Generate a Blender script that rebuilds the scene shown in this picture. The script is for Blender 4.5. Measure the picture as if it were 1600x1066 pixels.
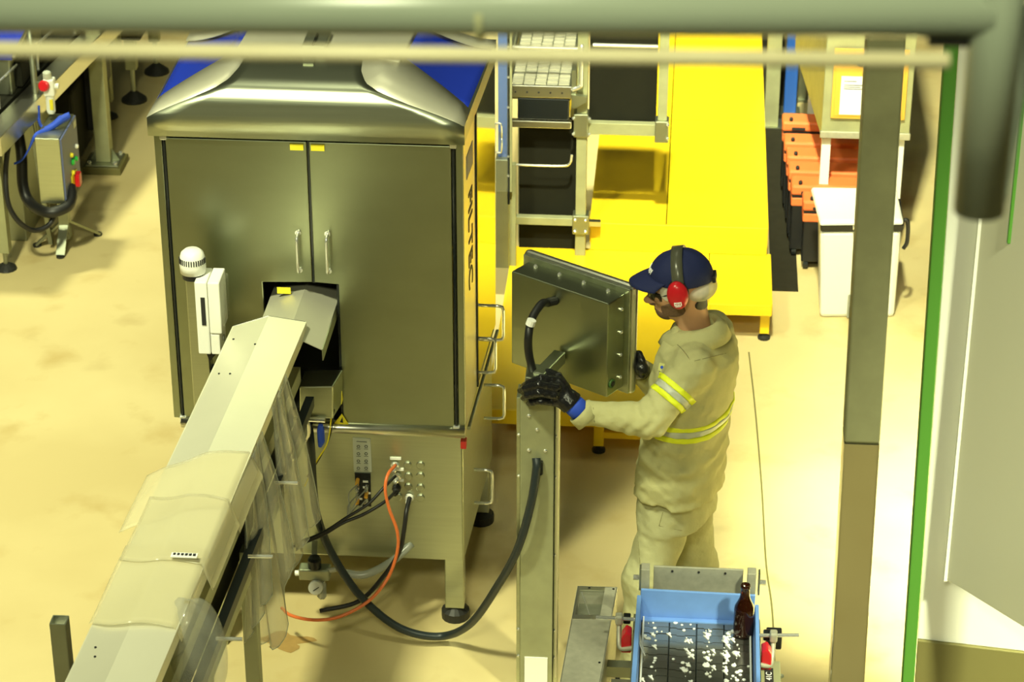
import bpy, bmesh, math, random
import numpy as np
from mathutils import Vector, Matrix
random.seed(7); rng = np.random.default_rng(7)
for o in list(bpy.data.objects): bpy.data.objects.remove(o)
SC = bpy.context.scene; COL = SC.collection
R = math.radians
# ------------------------------------------------------------------ camera
F = 3935.0; PITCH = R(28); YAW = R(4.3); CAMH = 5.60
cd = bpy.data.cameras.new('camera'); cam = bpy.data.objects.new('camera', cd); COL.objects.link(cam)
cam.location = (0, 0, CAMH); cam.rotation_euler = (R(90) - PITCH, 0, YAW)
cd.sensor_width = 36; cd.lens = F / 1600 * 36; cd.clip_start = .05
cd.dof.use_dof = True; cd.dof.focus_distance = 8.7; cd.dof.aperture_fstop = 6.3
SC.camera = cam
_fw = np.array([-math.sin(YAW)*math.cos(PITCH), math.cos(YAW)*math.cos(PITCH), -math.sin(PITCH)])
_r = np.array([math.cos(YAW), math.sin(YAW), 0]); _u = np.cross(_r, _fw)
CP = np.array([0, 0, CAMH])
def W(px, py, x=None, y=None, z=None):
    """real-world point on a known plane (floor height, wall depth ...) measured off the photograph"""
    d = _r*(px-800)/F + _u*(533-py)/F + _fw
    t = (z-CP[2])/d[2] if z is not None else ((y-CP[1])/d[1] if y is not None else (x-CP[0])/d[0])
    return CP + d*t
# ------------------------------------------------------------------ light
wd = bpy.data.worlds.new('hall'); SC.world = wd; wd.use_nodes = True
wd.node_tree.nodes['Background'].inputs[0].default_value = (.56, .62, .34, 1)
wd.node_tree.nodes['Background'].inputs[1].default_value = .065
def area(name, loc, aim, sx, sy, power, col=(.97, 1.0, .62), spread=170):
    l = bpy.data.lights.new(name, 'AREA'); l.shape = 'RECTANGLE'; l.size = sx; l.size_y = sy; l.energy = power; l.color = col; l.spread = R(spread)
    o = bpy.data.objects.new(name, l); COL.objects.link(o); o.location = loc
    o.rotation_euler = (Vector(aim)-Vector(loc)).to_track_quat('-Z', 'Y').to_euler(); return o
area('hall_and_fill_lamp', (-3.2, 4.1, 8.2), (-3.3, 9.0, 0), .7, .7, 142, spread=62)
area('hall_and_fill_lamp', (2.6, 5.4, 7.6), (2.15, 8.6, 0), .5, .5, 190, spread=30)
area('hall_and_fill_lamp', (-1.5, 10.6, 8.6), (-1.4, 10.3, 0), 2.6, .09, 20)
area('hall_and_fill_lamp', (-1.5, 11.6, 8.6), (-1.4, 11.2, 0), 2.6, .09, 20)
area('hall_and_fill_lamp', (-.2, 5.0, 9.5), (.05, 12.9, .3), .4, .4, 90, spread=29)
area('hall_and_fill_lamp', (-5.2, 11.6, 7.6), (-3.3, 12.4, 0), .7, .7, 48, spread=50)
area('hall_and_fill_lamp', (-.8, -.4, 7.6), (0, 6.0, 1), .9, .9, 250)
area('hall_and_fill_lamp', (3.0, 3.5, 6.5), (1.5, 6.6, 1), .4, .4, 45, spread=32)  # fill lamp added to brighten the white panel at the right
area('hall_and_fill_lamp', (1.3, .6, 7.8), (.9, 3.2, 0), .6, .6, 22, spread=55)  # fill lamp added so the polished post mirrors a brighter floor
SC.view_settings.view_transform = 'Standard'; SC.view_settings.look = 'None'
SC.view_settings.gamma = 1; SC.view_settings.use_curve_mapping = False
SC.view_settings.exposure = .22
# ------------------------------------------------------------------ materials
def mat(name, col, rough=.5, metal=0, bump=None, vary=0, scale=8, stretch=None, alpha=None, trans=0, ior=1.45, coat=0, spec=None, emit=None):
    m = bpy.data.materials.new(name); m.use_nodes = True
    nt = m.node_tree; b = nt.nodes['Principled BSDF']
    b.inputs['Base Color'].default_value = (*col, 1); b.inputs['Roughness'].default_value = rough
    b.inputs['Metallic'].default_value = metal; b.inputs['IOR'].default_value = ior
    if alpha is not None: b.inputs['Alpha'].default_value = alpha
    if trans: b.inputs['Transmission Weight'].default_value = trans
    if coat: b.inputs['Coat Weight'].default_value = coat
    if spec is not None: b.inputs['Specular IOR Level'].default_value = spec
    if vary or bump:
        tc = nt.nodes.new('ShaderNodeTexCoord'); mp = nt.nodes.new('ShaderNodeMapping')
        nt.links.new(tc.outputs['Object'], mp.inputs[0])
        if stretch: mp.inputs['Scale'].default_value = stretch
        n = nt.nodes.new('ShaderNodeTexNoise'); n.inputs['Scale'].default_value = scale; n.inputs['Detail'].default_value = 5
        nt.links.new(mp.outputs[0], n.inputs['Vector'])
        if vary:
            mx = nt.nodes.new('ShaderNodeMix'); mx.data_type = 'RGBA'
            mx.inputs[6].default_value = (*[c*(1-vary) for c in col], 1); mx.inputs[7].default_value = (*[min(1, c*(1+vary)) for c in col], 1)
            nt.links.new(n.outputs[0], mx.inputs[0]); nt.links.new(mx.outputs[2], b.inputs['Base Color'])
        if bump:
            bp = nt.nodes.new('ShaderNodeBump'); bp.inputs['Strength'].default_value = bump; bp.inputs['Distance'].default_value = .01
            nt.links.new(n.outputs[0], bp.inputs['Height']); nt.links.new(bp.outputs[0], b.inputs['Normal'])
    return m
M = {}
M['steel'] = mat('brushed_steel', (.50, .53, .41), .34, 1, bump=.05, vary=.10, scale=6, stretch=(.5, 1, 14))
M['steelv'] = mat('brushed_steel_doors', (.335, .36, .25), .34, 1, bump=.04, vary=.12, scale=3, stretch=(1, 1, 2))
M['bright'] = mat('satin_steel', (.66, .65, .57), .30, 1, bump=.04, vary=.06, scale=5)
M['mirror'] = mat('polished_steel', (.62, .61, .52), .07, 1)
M['chrome'] = mat('chrome', (.80, .80, .74), .16, .75)
M['cover'] = mat('cover_sheet', (.80, .78, .62), .40, .45, vary=.04, scale=7)
M['hip'] = mat('matt_sheet', (.62, .60, .48), .42, .55, vary=.04, scale=7)
M['dull'] = mat('dull_steel', (.36, .38, .29), .48, 1, vary=.15, scale=9)
M['galv'] = mat('galvanised_sheet', (.44, .43, .34), .5, .45, vary=.22, scale=45)
M['paintgrey'] = mat('grey_paint', (.30, .30, .24), .5)
M['rail'] = mat('rail_paint', (.20, .23, .175), .3, vary=.06, scale=3)
M['railtan'] = mat('worn_rail_paint', (.40, .36, .22), .45, vary=.2, scale=6)
M['plate'] = mat('rail_plate', (.74, .74, .60), .4)
M['black'] = mat('black_rubber', (.012, .012, .013), .45)
M['blackg'] = mat('black_gloss', (.01, .012, .013), .2)
M['hose'] = mat('hose_rubber', (.018, .026, .03), .38)
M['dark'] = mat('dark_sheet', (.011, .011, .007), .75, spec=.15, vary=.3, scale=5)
M['yellow'] = mat('yellow_paint', (.86, .58, .012), .42, vary=.10, scale=3)
M['ystk'] = mat('yellow_label', (.85, .72, .03), .5)
M['blue'] = mat('blue_panel', (.012, .035, .42), .22, vary=.15, scale=3)
M['bluepl'] = mat('blue_plastic', (.15, .30, .72), .4, vary=.16, scale=14)
M['bluecl'] = mat('blue_cloth', (.02, .07, .55), .7)
M['bluepost'] = mat('blue_post', (.02, .09, .40), .4)
M['bluegrey'] = mat('blue_grey_paint', (.10, .12, .24), .45)
M['white'] = mat('white_plastic', (.82, .82, .76), .4)
M['paper'] = mat('paper', (.85, .85, .82), .7)
M['red'] = mat('red_plastic', (.55, .012, .02), .28)
M['redd'] = mat('dull_red', (.42, .02, .015), .45)
M['orange'] = mat('orange_plastic', (.85, .19, .055), .45, vary=.12, scale=6)
M['orboard'] = mat('orange_board', (.72, .38, .05), .5)
M['orcab'] = mat('orange_cable', (.70, .16, .04), .4)
M['green'] = mat('green_paint', (.085, .27, .035), .6)
M['dgreen'] = mat('dark_green_ring', (.05, .12, .03), .4)
M['gbtn'] = mat('green_button', (.03, .45, .06), .3)
M['gauge'] = mat('gauge_face', (.7, .7, .66), .35)
M['skin'] = mat('skin', (.56, .31, .18), .5, vary=.1, scale=30)
M['hairdark'] = mat('dark_hair', (.02, .014, .01), .6)
M['beard'] = mat('beard_stubble', (.15, .085, .05), .7, vary=.5, scale=160)
M['navy'] = mat('navy_cotton', (.008, .014, .075), .8, bump=.1, scale=120)
M['khaki'] = mat('khaki_cotton', (.45, .43, .215), .85, vary=.10, scale=22, bump=.55)
M['khaki2'] = mat('khaki_trousers', (.44, .43, .24), .85, vary=.10, scale=22, bump=.5)
M['seamc'] = mat('seam_thread', (.25, .235, .11), .85)
M['hivis'] = mat('hi_vis_yellow', (.75, .82, .02), .6)
M['reflect'] = mat('reflective_grey', (.48, .50, .42), .4)
M['glove'] = mat('black_nitrile', (.010, .010, .011), .24, bump=.25, vary=.2, scale=60)
M['net'] = mat('hair_net', (.72, .70, .58), .8, alpha=.62, vary=.2, scale=60)
M['lens'] = mat('tinted_lens', (.02, .015, .012), .08, alpha=.86)
M['smoke'] = mat('smoky_plastic', (.10, .10, .07), .25, alpha=.8)
M['clear'] = mat('clear_plastic', (.66, .66, .54), .10, alpha=.33, bump=.35, scale=16, spec=.9)
M['bag'] = mat('clear_bag', (.55, .56, .48), .06, alpha=.17, bump=.6, scale=11, spec=1.)
M['film'] = mat('cloudy_film', (.82, .76, .50), .25, alpha=.40, bump=.06, scale=7, spec=.9)
M['acryl'] = mat('clear_acrylic', (.45, .46, .36), .05, alpha=.10, spec=.6)
M['amber'] = mat('amber_glass', (.10, .02, .005), .04, trans=.85, ior=1.5)
M['beer'] = mat('dark_liquid', (.012, .004, .002), .15)
M['foam'] = mat('white_foam', (.92, .93, .90), .45)
M['link'] = mat('chain_steel', (.40, .40, .36), .20, .9, vary=.25, scale=25)
M['foot'] = mat('rubber_foot', (.02, .02, .018), .5)
M['hivis_patch'] = mat('flag_patch', (.55, .55, .2), .7)
M['olive'] = mat('olive_base', (.16, .145, .05), .6)
M['whitewall'] = mat('white_enamel', (.82, .82, .76), .35)
M['mat'] = mat('dark_strip', (.024, .022, .014), .85, spec=.15, vary=.3, scale=14)
M['clearhose'] = mat('clear_hose', (.4, .42, .38), .2, alpha=.6)
M['legend'] = mat('printed_black', (.02, .02, .02), .6)
M['wbright'] = mat('worn_olive_paint', (.34, .345, .20), .5, .3, vary=.25, scale=10)

def floor_mat():
    m = bpy.data.materials.new('epoxy_floor'); m.use_nodes = True; nt = m.node_tree; b = nt.nodes['Principled BSDF']
    tc = nt.nodes.new('ShaderNodeTexCoord')
    def noise(s, d, loc=0):
        mp = nt.nodes.new('ShaderNodeMapping'); mp.inputs['Location'].default_value = (loc, loc, 0); nt.links.new(tc.outputs['Object'], mp.inputs[0])
        n = nt.nodes.new('ShaderNodeTexNoise'); n.inputs['Scale'].default_value = s; n.inputs['Detail'].default_value = d; nt.links.new(mp.outputs[0], n.inputs['Vector']); return n
    def mix(fac, a, c2):
        x = nt.nodes.new('ShaderNodeMix'); x.data_type = 'RGBA'; nt.links.new(fac, x.inputs[0])
        if isinstance(a, tuple): x.inputs[6].default_value = a
        else: nt.links.new(a, x.inputs[6])
        x.inputs[7].default_value = c2; return x.outputs[2]
    def ramp(n, lo, hi):
        r = nt.nodes.new('ShaderNodeMapRange'); r.inputs[1].default_value = lo; r.inputs[2].default_value = hi; nt.links.new(n.outputs[0], r.inputs[0]); return r.outputs[0]
    c = mix(ramp(noise(.9, 6), .4, .65), (.60, .485, .235, 1), (.68, .565, .29, 1))
    c = mix(ramp(noise(3.2, 8, 5), .56, .75), c, (.52, .39, .165, 1))
    c = mix(ramp(noise(2.0, 9, 13), .62, .80), c, (.44, .325, .14, 1))
    nt.links.new(c, b.inputs['Base Color'])
    b.inputs['Roughness'].default_value = .38
    n = noise(14, 4); bp = nt.nodes.new('ShaderNodeBump'); bp.inputs['Strength'].default_value = .05; bp.inputs['Distance'].default_value = .01
    nt.links.new(n.outputs[0], bp.inputs['Height']); nt.links.new(bp.outputs[0], b.inputs['Normal']); return m
M['floor'] = floor_mat()
def tread_mat():
    m = bpy.data.materials.new('yellow_tread_plate'); m.use_nodes = True; nt = m.node_tree; b = nt.nodes['Principled BSDF']
    tc = nt.nodes.new('ShaderNodeTexCoord'); mp = nt.nodes.new('ShaderNodeMapping'); mp.inputs['Rotation'].default_value = (0, 0, R(45))
    nt.links.new(tc.outputs['Object'], mp.inputs[0])
    v = nt.nodes.new('ShaderNodeTexBrick'); v.inputs['Scale'].default_value = 22; v.inputs['Mortar Size'].default_value = .16; v.inputs['Mortar Smooth'].default_value = .3
    v.inputs['Color1'].default_value = (1, 1, 1, 1); v.inputs['Color2'].default_value = (1, 1, 1, 1); v.inputs['Mortar'].default_value = (0, 0, 0, 1)
    nt.links.new(mp.outputs[0], v.inputs['Vector'])
    bp = nt.nodes.new('ShaderNodeBump'); bp.inputs['Strength'].default_value = .5; bp.inputs['Distance'].default_value = .004
    nt.links.new(v.outputs[0], bp.inputs['Height']); nt.links.new(bp.outputs[0], b.inputs['Normal'])
    n = nt.nodes.new('ShaderNodeTexNoise'); n.inputs['Scale'].default_value = 2.2; n.inputs['Detail'].default_value = 6; nt.links.new(tc.outputs['Object'], n.inputs['Vector'])
    mx = nt.nodes.new('ShaderNodeMix'); mx.data_type = 'RGBA'; mx.inputs[6].default_value = (.70, .43, .012, 1); mx.inputs[7].default_value = (.90, .63, .015, 1)
    nt.links.new(n.outputs[0], mx.inputs[0]); nt.links.new(mx.outputs[2], b.inputs['Base Color'])
    b.inputs['Roughness'].default_value = .42; return m
M['tread'] = tread_mat()
# ------------------------------------------------------------------ mesh helpers
ORG = {}
def V3(a): return np.array(a, float)
class MB:
    def __init__(s): s.v = []; s.f = []
    def add(s, v, f):
        n = len(s.v); s.v += [tuple(map(float, p)) for p in v]; s.f += [tuple(i+n for i in q) for q in f]; return s
    def hexa(s, b, t):   # 4 bottom, 4 top, same winding (ccw from above)
        return s.add(list(b)+list(t), [(3, 2, 1, 0), (4, 5, 6, 7), (0, 1, 5, 4), (1, 2, 6, 5), (2, 3, 7, 6), (3, 0, 4, 7)])
    def box(s, x0, x1, y0, y1, z0, z1):
        return s.hexa([(x0, y0, z0), (x1, y0, z0), (x1, y1, z0), (x0, y1, z0)], [(x0, y0, z1), (x1, y0, z1), (x1, y1, z1), (x0, y1, z1)])
    def obox(s, c, ax, ay, az, sx, sy, sz):   # oriented box, axes unit, half sizes
        c = V3(c); ax, ay, az = V3(ax)*sx, V3(ay)*sy, V3(az)*sz
        q = [(-1, -1), (1, -1), (1, 1), (-1, 1)]
        return s.hexa([c+a*ax+b*ay-az for a, b in q], [c+a*ax+b*ay+az for a, b in q])
    def bar(s, p, q, w, h=None, up=(0, 0, 1)):   # rectangular bar from p to q
        p, q = V3(p), V3(q); h = h or w; d = q-p; L = np.linalg.norm(d); d /= L
        u = V3(up)
        if abs(d@u) > .95: u = V3((0, 1, 0))
        sx = np.cross(d, u); sx /= np.linalg.norm(sx); u = np.cross(sx, d)
        return s.obox((p+q)/2, d, -sx if False else np.cross(u, d), u, L/2, w/2, h/2)
    def tube(s, pts, r, n=10, cap=True):
        pts = [V3(p) for p in pts]; m = len(pts); rr = r if hasattr(r, '__len__') else [r]*m
        d0 = pts[1]-pts[0]; ref = V3((0, 0, 1)) if abs(d0[2]) < .9*np.linalg.norm(d0) else V3((1, 0, 0))
        a = np.cross(d0, ref); a /= np.linalg.norm(a); vs = []
        for i in range(m):
            d = pts[min(i+1, m-1)]-pts[max(i-1, 0)]; d /= np.linalg.norm(d)
            a = a-d*(a@d); a /= np.linalg.norm(a); b = np.cross(d, a)
            vs += [pts[i]+rr[i]*(math.cos(t)*a+math.sin(t)*b) for t in [2*math.pi*k/n for k in range(n)]]
        fs = [(i*n+k, i*n+(k+1) % n, (i+1)*n+(k+1) % n, (i+1)*n+k) for i in range(m-1) for k in range(n)]
        if cap: fs += [tuple(range(n))[::-1], tuple((m-1)*n+k for k in range(n))]
        return s.add(vs, fs)
    def lathe(s, c, prof, n=20, ax=(0, 0, 1)):   # prof: (r, h) along axis
        c, d = V3(c), V3(ax); d /= np.linalg.norm(d); ref = V3((1, 0, 0)) if abs(d[0]) < .9 else V3((0, 1, 0))
        a = np.cross(d, ref); a /= np.linalg.norm(a); b = np.cross(d, a); vs = []
        for r, h in prof: vs += [c+d*h+max(r, 1e-4)*(math.cos(t)*a+math.sin(t)*b) for t in [2*math.pi*k/n for k in range(n)]]
        m = len(prof)
        fs = [(i*n+k, i*n+(k+1) % n, (i+1)*n+(k+1) % n, (i+1)*n+k) for i in range(m-1) for k in range(n)]
        return s.add(vs, fs+[tuple(range(n))[::-1], tuple((m-1)*n+k for k in range(n))])
    def prism(s, poly, d):   # polygon (3D) pushed along d
        poly = [V3(p) for p in poly]; d = V3(d); n = len(poly)
        return s.add(poly+[p+d for p in poly], [tuple(range(n))[::-1], tuple(range(n, 2*n))]+[(i, (i+1) % n, n+(i+1) % n, n+i) for i in range(n)])
    def grid(s, g, thick=None):   # g: [rows][cols] points
        r, c = len(g), len(g[0]); return s.add([p for row in g for p in row], [(i*c+j, i*c+j+1, (i+1)*c+j+1, (i+1)*c+j) for i in range(r-1) for j in range(c-1)])
    def build(s, name, m, parent=None, smooth=False, bevel=0, loc=None, solid=0, sub=0):
        v = np.array(s.v)
        if parent is not None: org = ORG[parent.name]
        elif loc is not None: org = V3(loc)
        else:
            lo, hi = v.min(0), v.max(0); org = V3(((lo[0]+hi[0])/2, (lo[1]+hi[1])/2, lo[2]))
        me = bpy.data.meshes.new(name); me.from_pydata((v-org).tolist(), [], s.f); me.update()
        bm = bmesh.new(); bm.from_mesh(me); bmesh.ops.recalc_face_normals(bm, faces=bm.faces); bm.to_mesh(me); bm.free()
        me.materials.append(M[m])
        if smooth: me.polygons.foreach_set('use_smooth', [True]*len(me.polygons))
        o = bpy.data.objects.new(name, me); COL.objects.link(o); ORG[o.name] = org
        if parent is not None: o.parent = parent
        else: o.location = org
        if solid: md = o.modifiers.new('thickness', 'SOLIDIFY'); md.thickness = solid; md.offset = 0
        if sub: md = o.modifiers.new('smooth', 'SUBSURF'); md.levels = md.render_levels = sub
        if bevel: md = o.modifiers.new('edge', 'BEVEL'); md.width = bevel; md.segments = 2; md.limit_method = 'ANGLE'
        return o
def thing(name, label, cat, loc, group=None):
    o = bpy.data.objects.new(name, None); COL.objects.link(o); o.location = loc; o.empty_display_size = .1
    ORG[o.name] = V3(loc); return tag(o, label, cat, group)
def tag(o, label, cat, group=None):
    o['label'] = label; o['category'] = cat
    if group: o['group'] = group
    return o
def struct(o): o['kind'] = 'structure'; return o
def piece(name, me, parent, at, rot=None):   # a copy that shares mesh data
    o = bpy.data.objects.new(name, me); COL.objects.link(o); o.parent = parent; o.location = V3(at)-ORG[parent.name]
    if rot is not None: o.rotation_euler = rot
    ORG[o.name] = V3(at); return o
def local_mesh(mb, name, m, smooth=False):
    me = bpy.data.meshes.new(name); me.from_pydata(mb.v, [], mb.f); me.update()
    bm = bmesh.new(); bm.from_mesh(me); bmesh.ops.recalc_face_normals(bm, faces=bm.faces); bm.to_mesh(me); bm.free()
    me.materials.append(M[m])
    if smooth: me.polygons.foreach_set('use_smooth', [True]*len(me.polygons))
    return me
def spline(pts, n=8):
    P = [V3(p) for p in pts]; P = [2*P[0]-P[1]]+P+[2*P[-1]-P[-2]]; out = []
    for i in range(1, len(P)-2):
        a, b, c, d = P[i-1:i+3]
        for t in np.linspace(0, 1, n, endpoint=False):
            out.append(.5*(2*b+(c-a)*t+(2*a-5*b+4*c-d)*t*t+(3*b-a-3*c+d)*t**3))
    return out+[P[-2]]
def text(body, size, origin, right, up, m, parent, name='lettering', depth=.0012, align='CENTER', bend=None):
    cu = bpy.data.curves.new(name, 'FONT'); cu.body = body; cu.size = size; cu.align_x = align; cu.align_y = 'CENTER'; cu.extrude = depth
    t = bpy.data.objects.new(name, cu); me = bpy.data.meshes.new_from_object(t); bpy.data.objects.remove(t)
    right, up = V3(right), V3(up); nrm = np.cross(right, up); org = V3(origin)
    for v in me.vertices:
        p = bend(*v.co) if bend else org+right*v.co.x+up*v.co.y+nrm*v.co.z
        v.co = Vector(p-ORG[parent.name])
    me.materials.clear(); me.materials.append(M[m])
    o = bpy.data.objects.new(name, me); COL.objects.link(o); o.parent = parent; ORG[o.name] = ORG[parent.name]; return o
def dhandle(a, b, out, r, root=None, rad=.02):   # U handle between a and b, standing out by vector out
    a, b, out = V3(a), V3(b), V3(out); d = (b-a)/np.linalg.norm(b-a)*rad; o = out/np.linalg.norm(out)*rad
    return MB().tube([a, a+out-o, a+out-o*.3+d*.3, a+out+d, b+out-d, b+out-o*.3-d*.3, b+out-o, b], r, 8)
# ------------------------------------------------------------------ setting: floor
fl = struct(MB().box(-9, 7, -1, 24, -.06, 0).build('floor', 'floor', loc=(0, 0, 0)))
jt = [W(1170, 550, z=.001), W(1180, 640, z=.001), W(1190, 760, z=.001), W(1197, 880, z=.001), W(1207, 960, z=.001), W(1212, 1100, z=.001)]
mb = MB(); sp = spline(jt, 10)
for a, b in zip(sp[:-1], sp[1:]): mb.add([a+V3((-.0035, 0, 0)), a+V3((.0035, 0, 0)), b+V3((.0035, 0, 0)), b+V3((-.0035, 0, 0))], [(0, 1, 2, 3)])
mb.build('floor_joint', 'olive', fl)
M['rust'] = mat('rust_stain', (.40, .25, .08), .6, vary=.3, scale=20)
for px, py, r_ in ((446, 1003, .06),):
    c0 = W(px, py, z=.0015); pts_ = [c0+V3((r_*(1+.35*math.sin(3*a+px)+.2*math.sin(7*a))*math.cos(a)*1.5, r_*(1+.3*math.sin(4*a))*math.sin(a), 0)) for a in np.linspace(0, 6.2, 28)]
    MB().add(pts_, [tuple(range(28))]).build('rust_stain', 'rust', fl)
# ------------------------------------------------------------------ inspection machine
YF = 8.139; YB = 8.95; XL = -1.89; XR = -.787
def SX(y): return XR + .055*(y-YF)
mc = thing('inspection_machine', 'large stainless steel inspection cabinet with flared hood and double doors', 'machine', (-1.34, 8.5, 0))
# plinth
MB().hexa([(XL+.05, YF+.012, .283), (XR-.012, YF+.012, .283), (SX(YB)-.012, YB, .283), (XL+.05, YB, .283)],
          [(XL+.05, YF+.012, .86), (XR-.012, YF+.012, .86), (SX(YB)-.012, YB, .86), (XL+.05, YB, .86)]).build('plinth', 'steel', mc, bevel=.006)
for lx, ly in ((-.838, YF+.05), (-1.80, YF+.05), (-.80, YB-.05), (-1.80, YB-.05)):
    lg = MB().box(lx-.037, lx+.037, ly-.037, ly+.037, .06, .29).build('leg', 'steel', mc, bevel=.004)
    MB().lathe((lx, ly, 0), [(.055, 0), (.055, .035), (.03, .055), (.03, .075)], 16).build('foot', 'foot', lg)
MB().tube([(XL+.03, YF-.012, .872), (XR, YF-.012, .872)], .022, 14).build('sill_bar', 'bright', mc, smooth=True)
MB().box(XL+.02, XR-.004, YF-.004, YF+.05, .858, .90).build('sill', 'steel', mc, bevel=.003)
# carcass
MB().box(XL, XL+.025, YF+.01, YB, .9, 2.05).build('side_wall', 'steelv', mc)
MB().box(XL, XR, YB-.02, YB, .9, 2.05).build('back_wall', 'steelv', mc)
MB().box(XL+.02, XR-.02, YF+.30, YF+.31, .9, 2.03).build('black_backing', 'dark', mc)  # black backing sheet put in for the dark of the interior
for xa, xb in ((XL, XL+.028), (XR-.026, XR)):
    MB().box(xa, xb, YF-.006, YF+.03, .885, 2.05).build('door_post', 'steelv', mc, bevel=.003)
for x in (XL+.036, XR-.032):
    MB().tube([(x, YF-.008, .885), (x, YF-.008, 2.04)], .0055, 8).build('hinge_rod', 'blackg', mc)
    for z in (.885, 2.043): MB().box(x-.013, x+.013, YF-.02, YF+.015, z-.014, z+.014).build('hinge_block', 'chrome', mc, bevel=.004)
# doors with the notch for the conveyor
XM = -1.337
NL, NR, NT = -1.524, -1.246, 1.474
def door(poly, hx, sx0, lab):
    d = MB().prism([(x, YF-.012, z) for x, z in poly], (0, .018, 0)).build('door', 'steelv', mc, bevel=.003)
    MB().prism([(x, YF-.018, z) for x, z in ((sx0, 2.005), (sx0+.048, 2.005), (sx0+.048, 2.028), (sx0, 2.028))], (0, .006, 0)).build('sticker', 'ystk', d)
    z0, z1 = 1.53, 1.68
    MB().tube(spline([(hx, YF-.012, z1), (hx, YF-.045, z1-.006), (hx, YF-.052, z1-.03), (hx, YF-.052, z0+.03), (hx, YF-.045, z0+.006), (hx, YF-.012, z0)], 5), .0055, 8).build('handle', 'chrome', d, smooth=True)
    for z in (z0, z1): MB().tube([(hx, YF-.012, z), (hx, YF-.018, z)], .011, 12).build('handle_rosette', 'chrome', d)
door([(XL+.042, .888), (NL, .888), (NL, NT), (XM-.004, NT+.006), (XM-.004, 2.036), (XL+.042, 2.036)], -1.385, -1.40, '')
door([(NR, .888), (XR-.04, .888), (XR-.04, 2.036), (XM+.004, 2.036), (XM+.004, NT+.006), (NR, NT)], -1.278, -1.325, '')
MB().box(XM-.005, XM+.005, YF-.004, YF+.012, NT, 2.036).build('door_gasket', 'blackg', mc)
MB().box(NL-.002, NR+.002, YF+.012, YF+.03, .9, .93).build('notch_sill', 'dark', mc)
MB().prism([(NR-.006, YF-.013, .9), (NR+.002, YF-.013, .9), (NR+.002, YF-.013, NT), (NR-.006, YF-.013, NT)], (0, .2, 0)).build('notch_lining', 'blackg', mc)
MB().prism([(NL+.05, YF-.002, NT-.05), (NL+.10, YF-.002, NT-.05), (NL+.10, YF-.002, NT-.025), (NL+.05, YF-.002, NT-.025)], (0, .003, 0)).build('notch_sticker', 'ystk', mc)
# top gap, cables seen under the hood
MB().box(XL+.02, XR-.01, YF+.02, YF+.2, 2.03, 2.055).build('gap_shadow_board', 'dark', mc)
MB().tube(spline([W(312, 213, y=YF), W(325, 211, y=YF), W(333, 214, y=YF)], 5), .006, 6).build('blue_cable', 'bluecl', mc)
MB().box(-1.16, -1.10, YF-.002, YF+.02, 2.038, 2.052).build('white_terminal', 'white', mc)
# hood: front flare, hips, ridge, blue side panels
HX0, HX1, HY0, HY1, HZ = -1.903, -.776, 8.105, 8.93, 2.118
def hx1(y): return HX1 + .045*(y-HY0)/(HY1-HY0)
rx0, rx1, ry0, rz = -1.64, -1.03, 8.38, 2.25        # ridge
fx0, fx1 = -1.59, -1.167                            # top of the bent front sheet
MB().hexa([(HX0+.002, HY0+.006, 2.054), (HX1-.002, HY0+.006, 2.054), (hx1(HY1), HY1, 2.052), (HX0, HY1, 2.052)],
          [(HX0+.002, HY0+.006, HZ), (HX1-.002, HY0+.006, HZ), (hx1(HY1), HY1, HZ), (HX0, HY1, HZ)]).build('hood_skirt', 'steel', mc)
N = 16; gf, gl, gr = [], [], []
for i in range(N+1):
    a = i/N; t = float(np.interp(a, [0, .25, .42, .58, .8, 1], [0, .55, .80, .92, .98, 1])); z = HZ+(rz-HZ)*t; y = HY0+(ry0-HY0)*float(np.interp(a, [0, .25, .42, .58, .8, 1], [0, .04, .12, .28, .6, 1])); k = t**1.15
    xa, xb = HX0+(fx0-HX0)*k, HX1+(fx1-HX1)*k
    gf.append([(xa+(xb-xa)*j/12, y, z+.004) for j in range(13)])
    xl, xr = HX0+(rx0-HX0)*k, HX1+(rx1-HX1)*k; yb = HY0+.17+(ry0+.05-HY0-.17)*k
    gl.append([(xa, y, z+.004), ((xa+xl)/2, (y+yb)/2, z+.002), (xl, yb, z)])
    gr.append([(xb, y, z+.004), ((xb+xr)/2, (y+yb)/2, z+.002), (xr, yb, z)])
gf.insert(0, [(HX0+(HX1-HX0)*j/12, HY0, 2.052) for j in range(13)])
MB().grid(gf).build('hood_front', 'steel', mc, smooth=True, solid=.004)
MB().grid(gl).build('hood_hip', 'hip', mc, smooth=True, solid=.004)
MB().grid(gr).build('hood_hip', 'hip', mc, smooth=True, solid=.004)
MB().hexa([(rx0, ry0, rz-.05), (rx1, ry0, rz-.05), (rx1+.03, HY1-.1, rz-.05), (rx0+.02, HY1-.1, rz-.05)],
          [(rx0, ry0, rz+.004), (rx1, ry0, rz+.004), (rx1+.03, HY1-.1, rz+.004), (rx0+.02, HY1-.1, rz+.004)]).build('hood_ridge', 'hip', mc, bevel=.006)
def bluepanel(outer0, outer1, inner0, inner1, name):
    g = []
    for i in range(9):
        t = i/8; a = V3(outer0)+(V3(outer1)-V3(outer0))*t; b = V3(inner0)+(V3(inner1)-V3(inner0))*t
        g.append([a+(b-a)*s+V3((0, 0, (s**1.8-s)*(b-a)[2])) for s in np.linspace(0, 1, 9)])
    return MB().grid(g).build(name, 'blue', mc, smooth=True, solid=.003)
bluepanel((HX1, HY0+.16, HZ-.002), (hx1(HY1), HY1, HZ-.002), (rx1+.005, ry0+.04, rz-.012), (rx1+.035, HY1-.1, rz-.012), 'hood_side_panel')
bluepanel((HX0, HY0+.16, HZ-.002), (HX0, HY1, HZ-.002), (rx0-.005, ry0+.04, rz-.012), (rx0+.015, HY1-.1, rz-.012), 'hood_side_panel')
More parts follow.
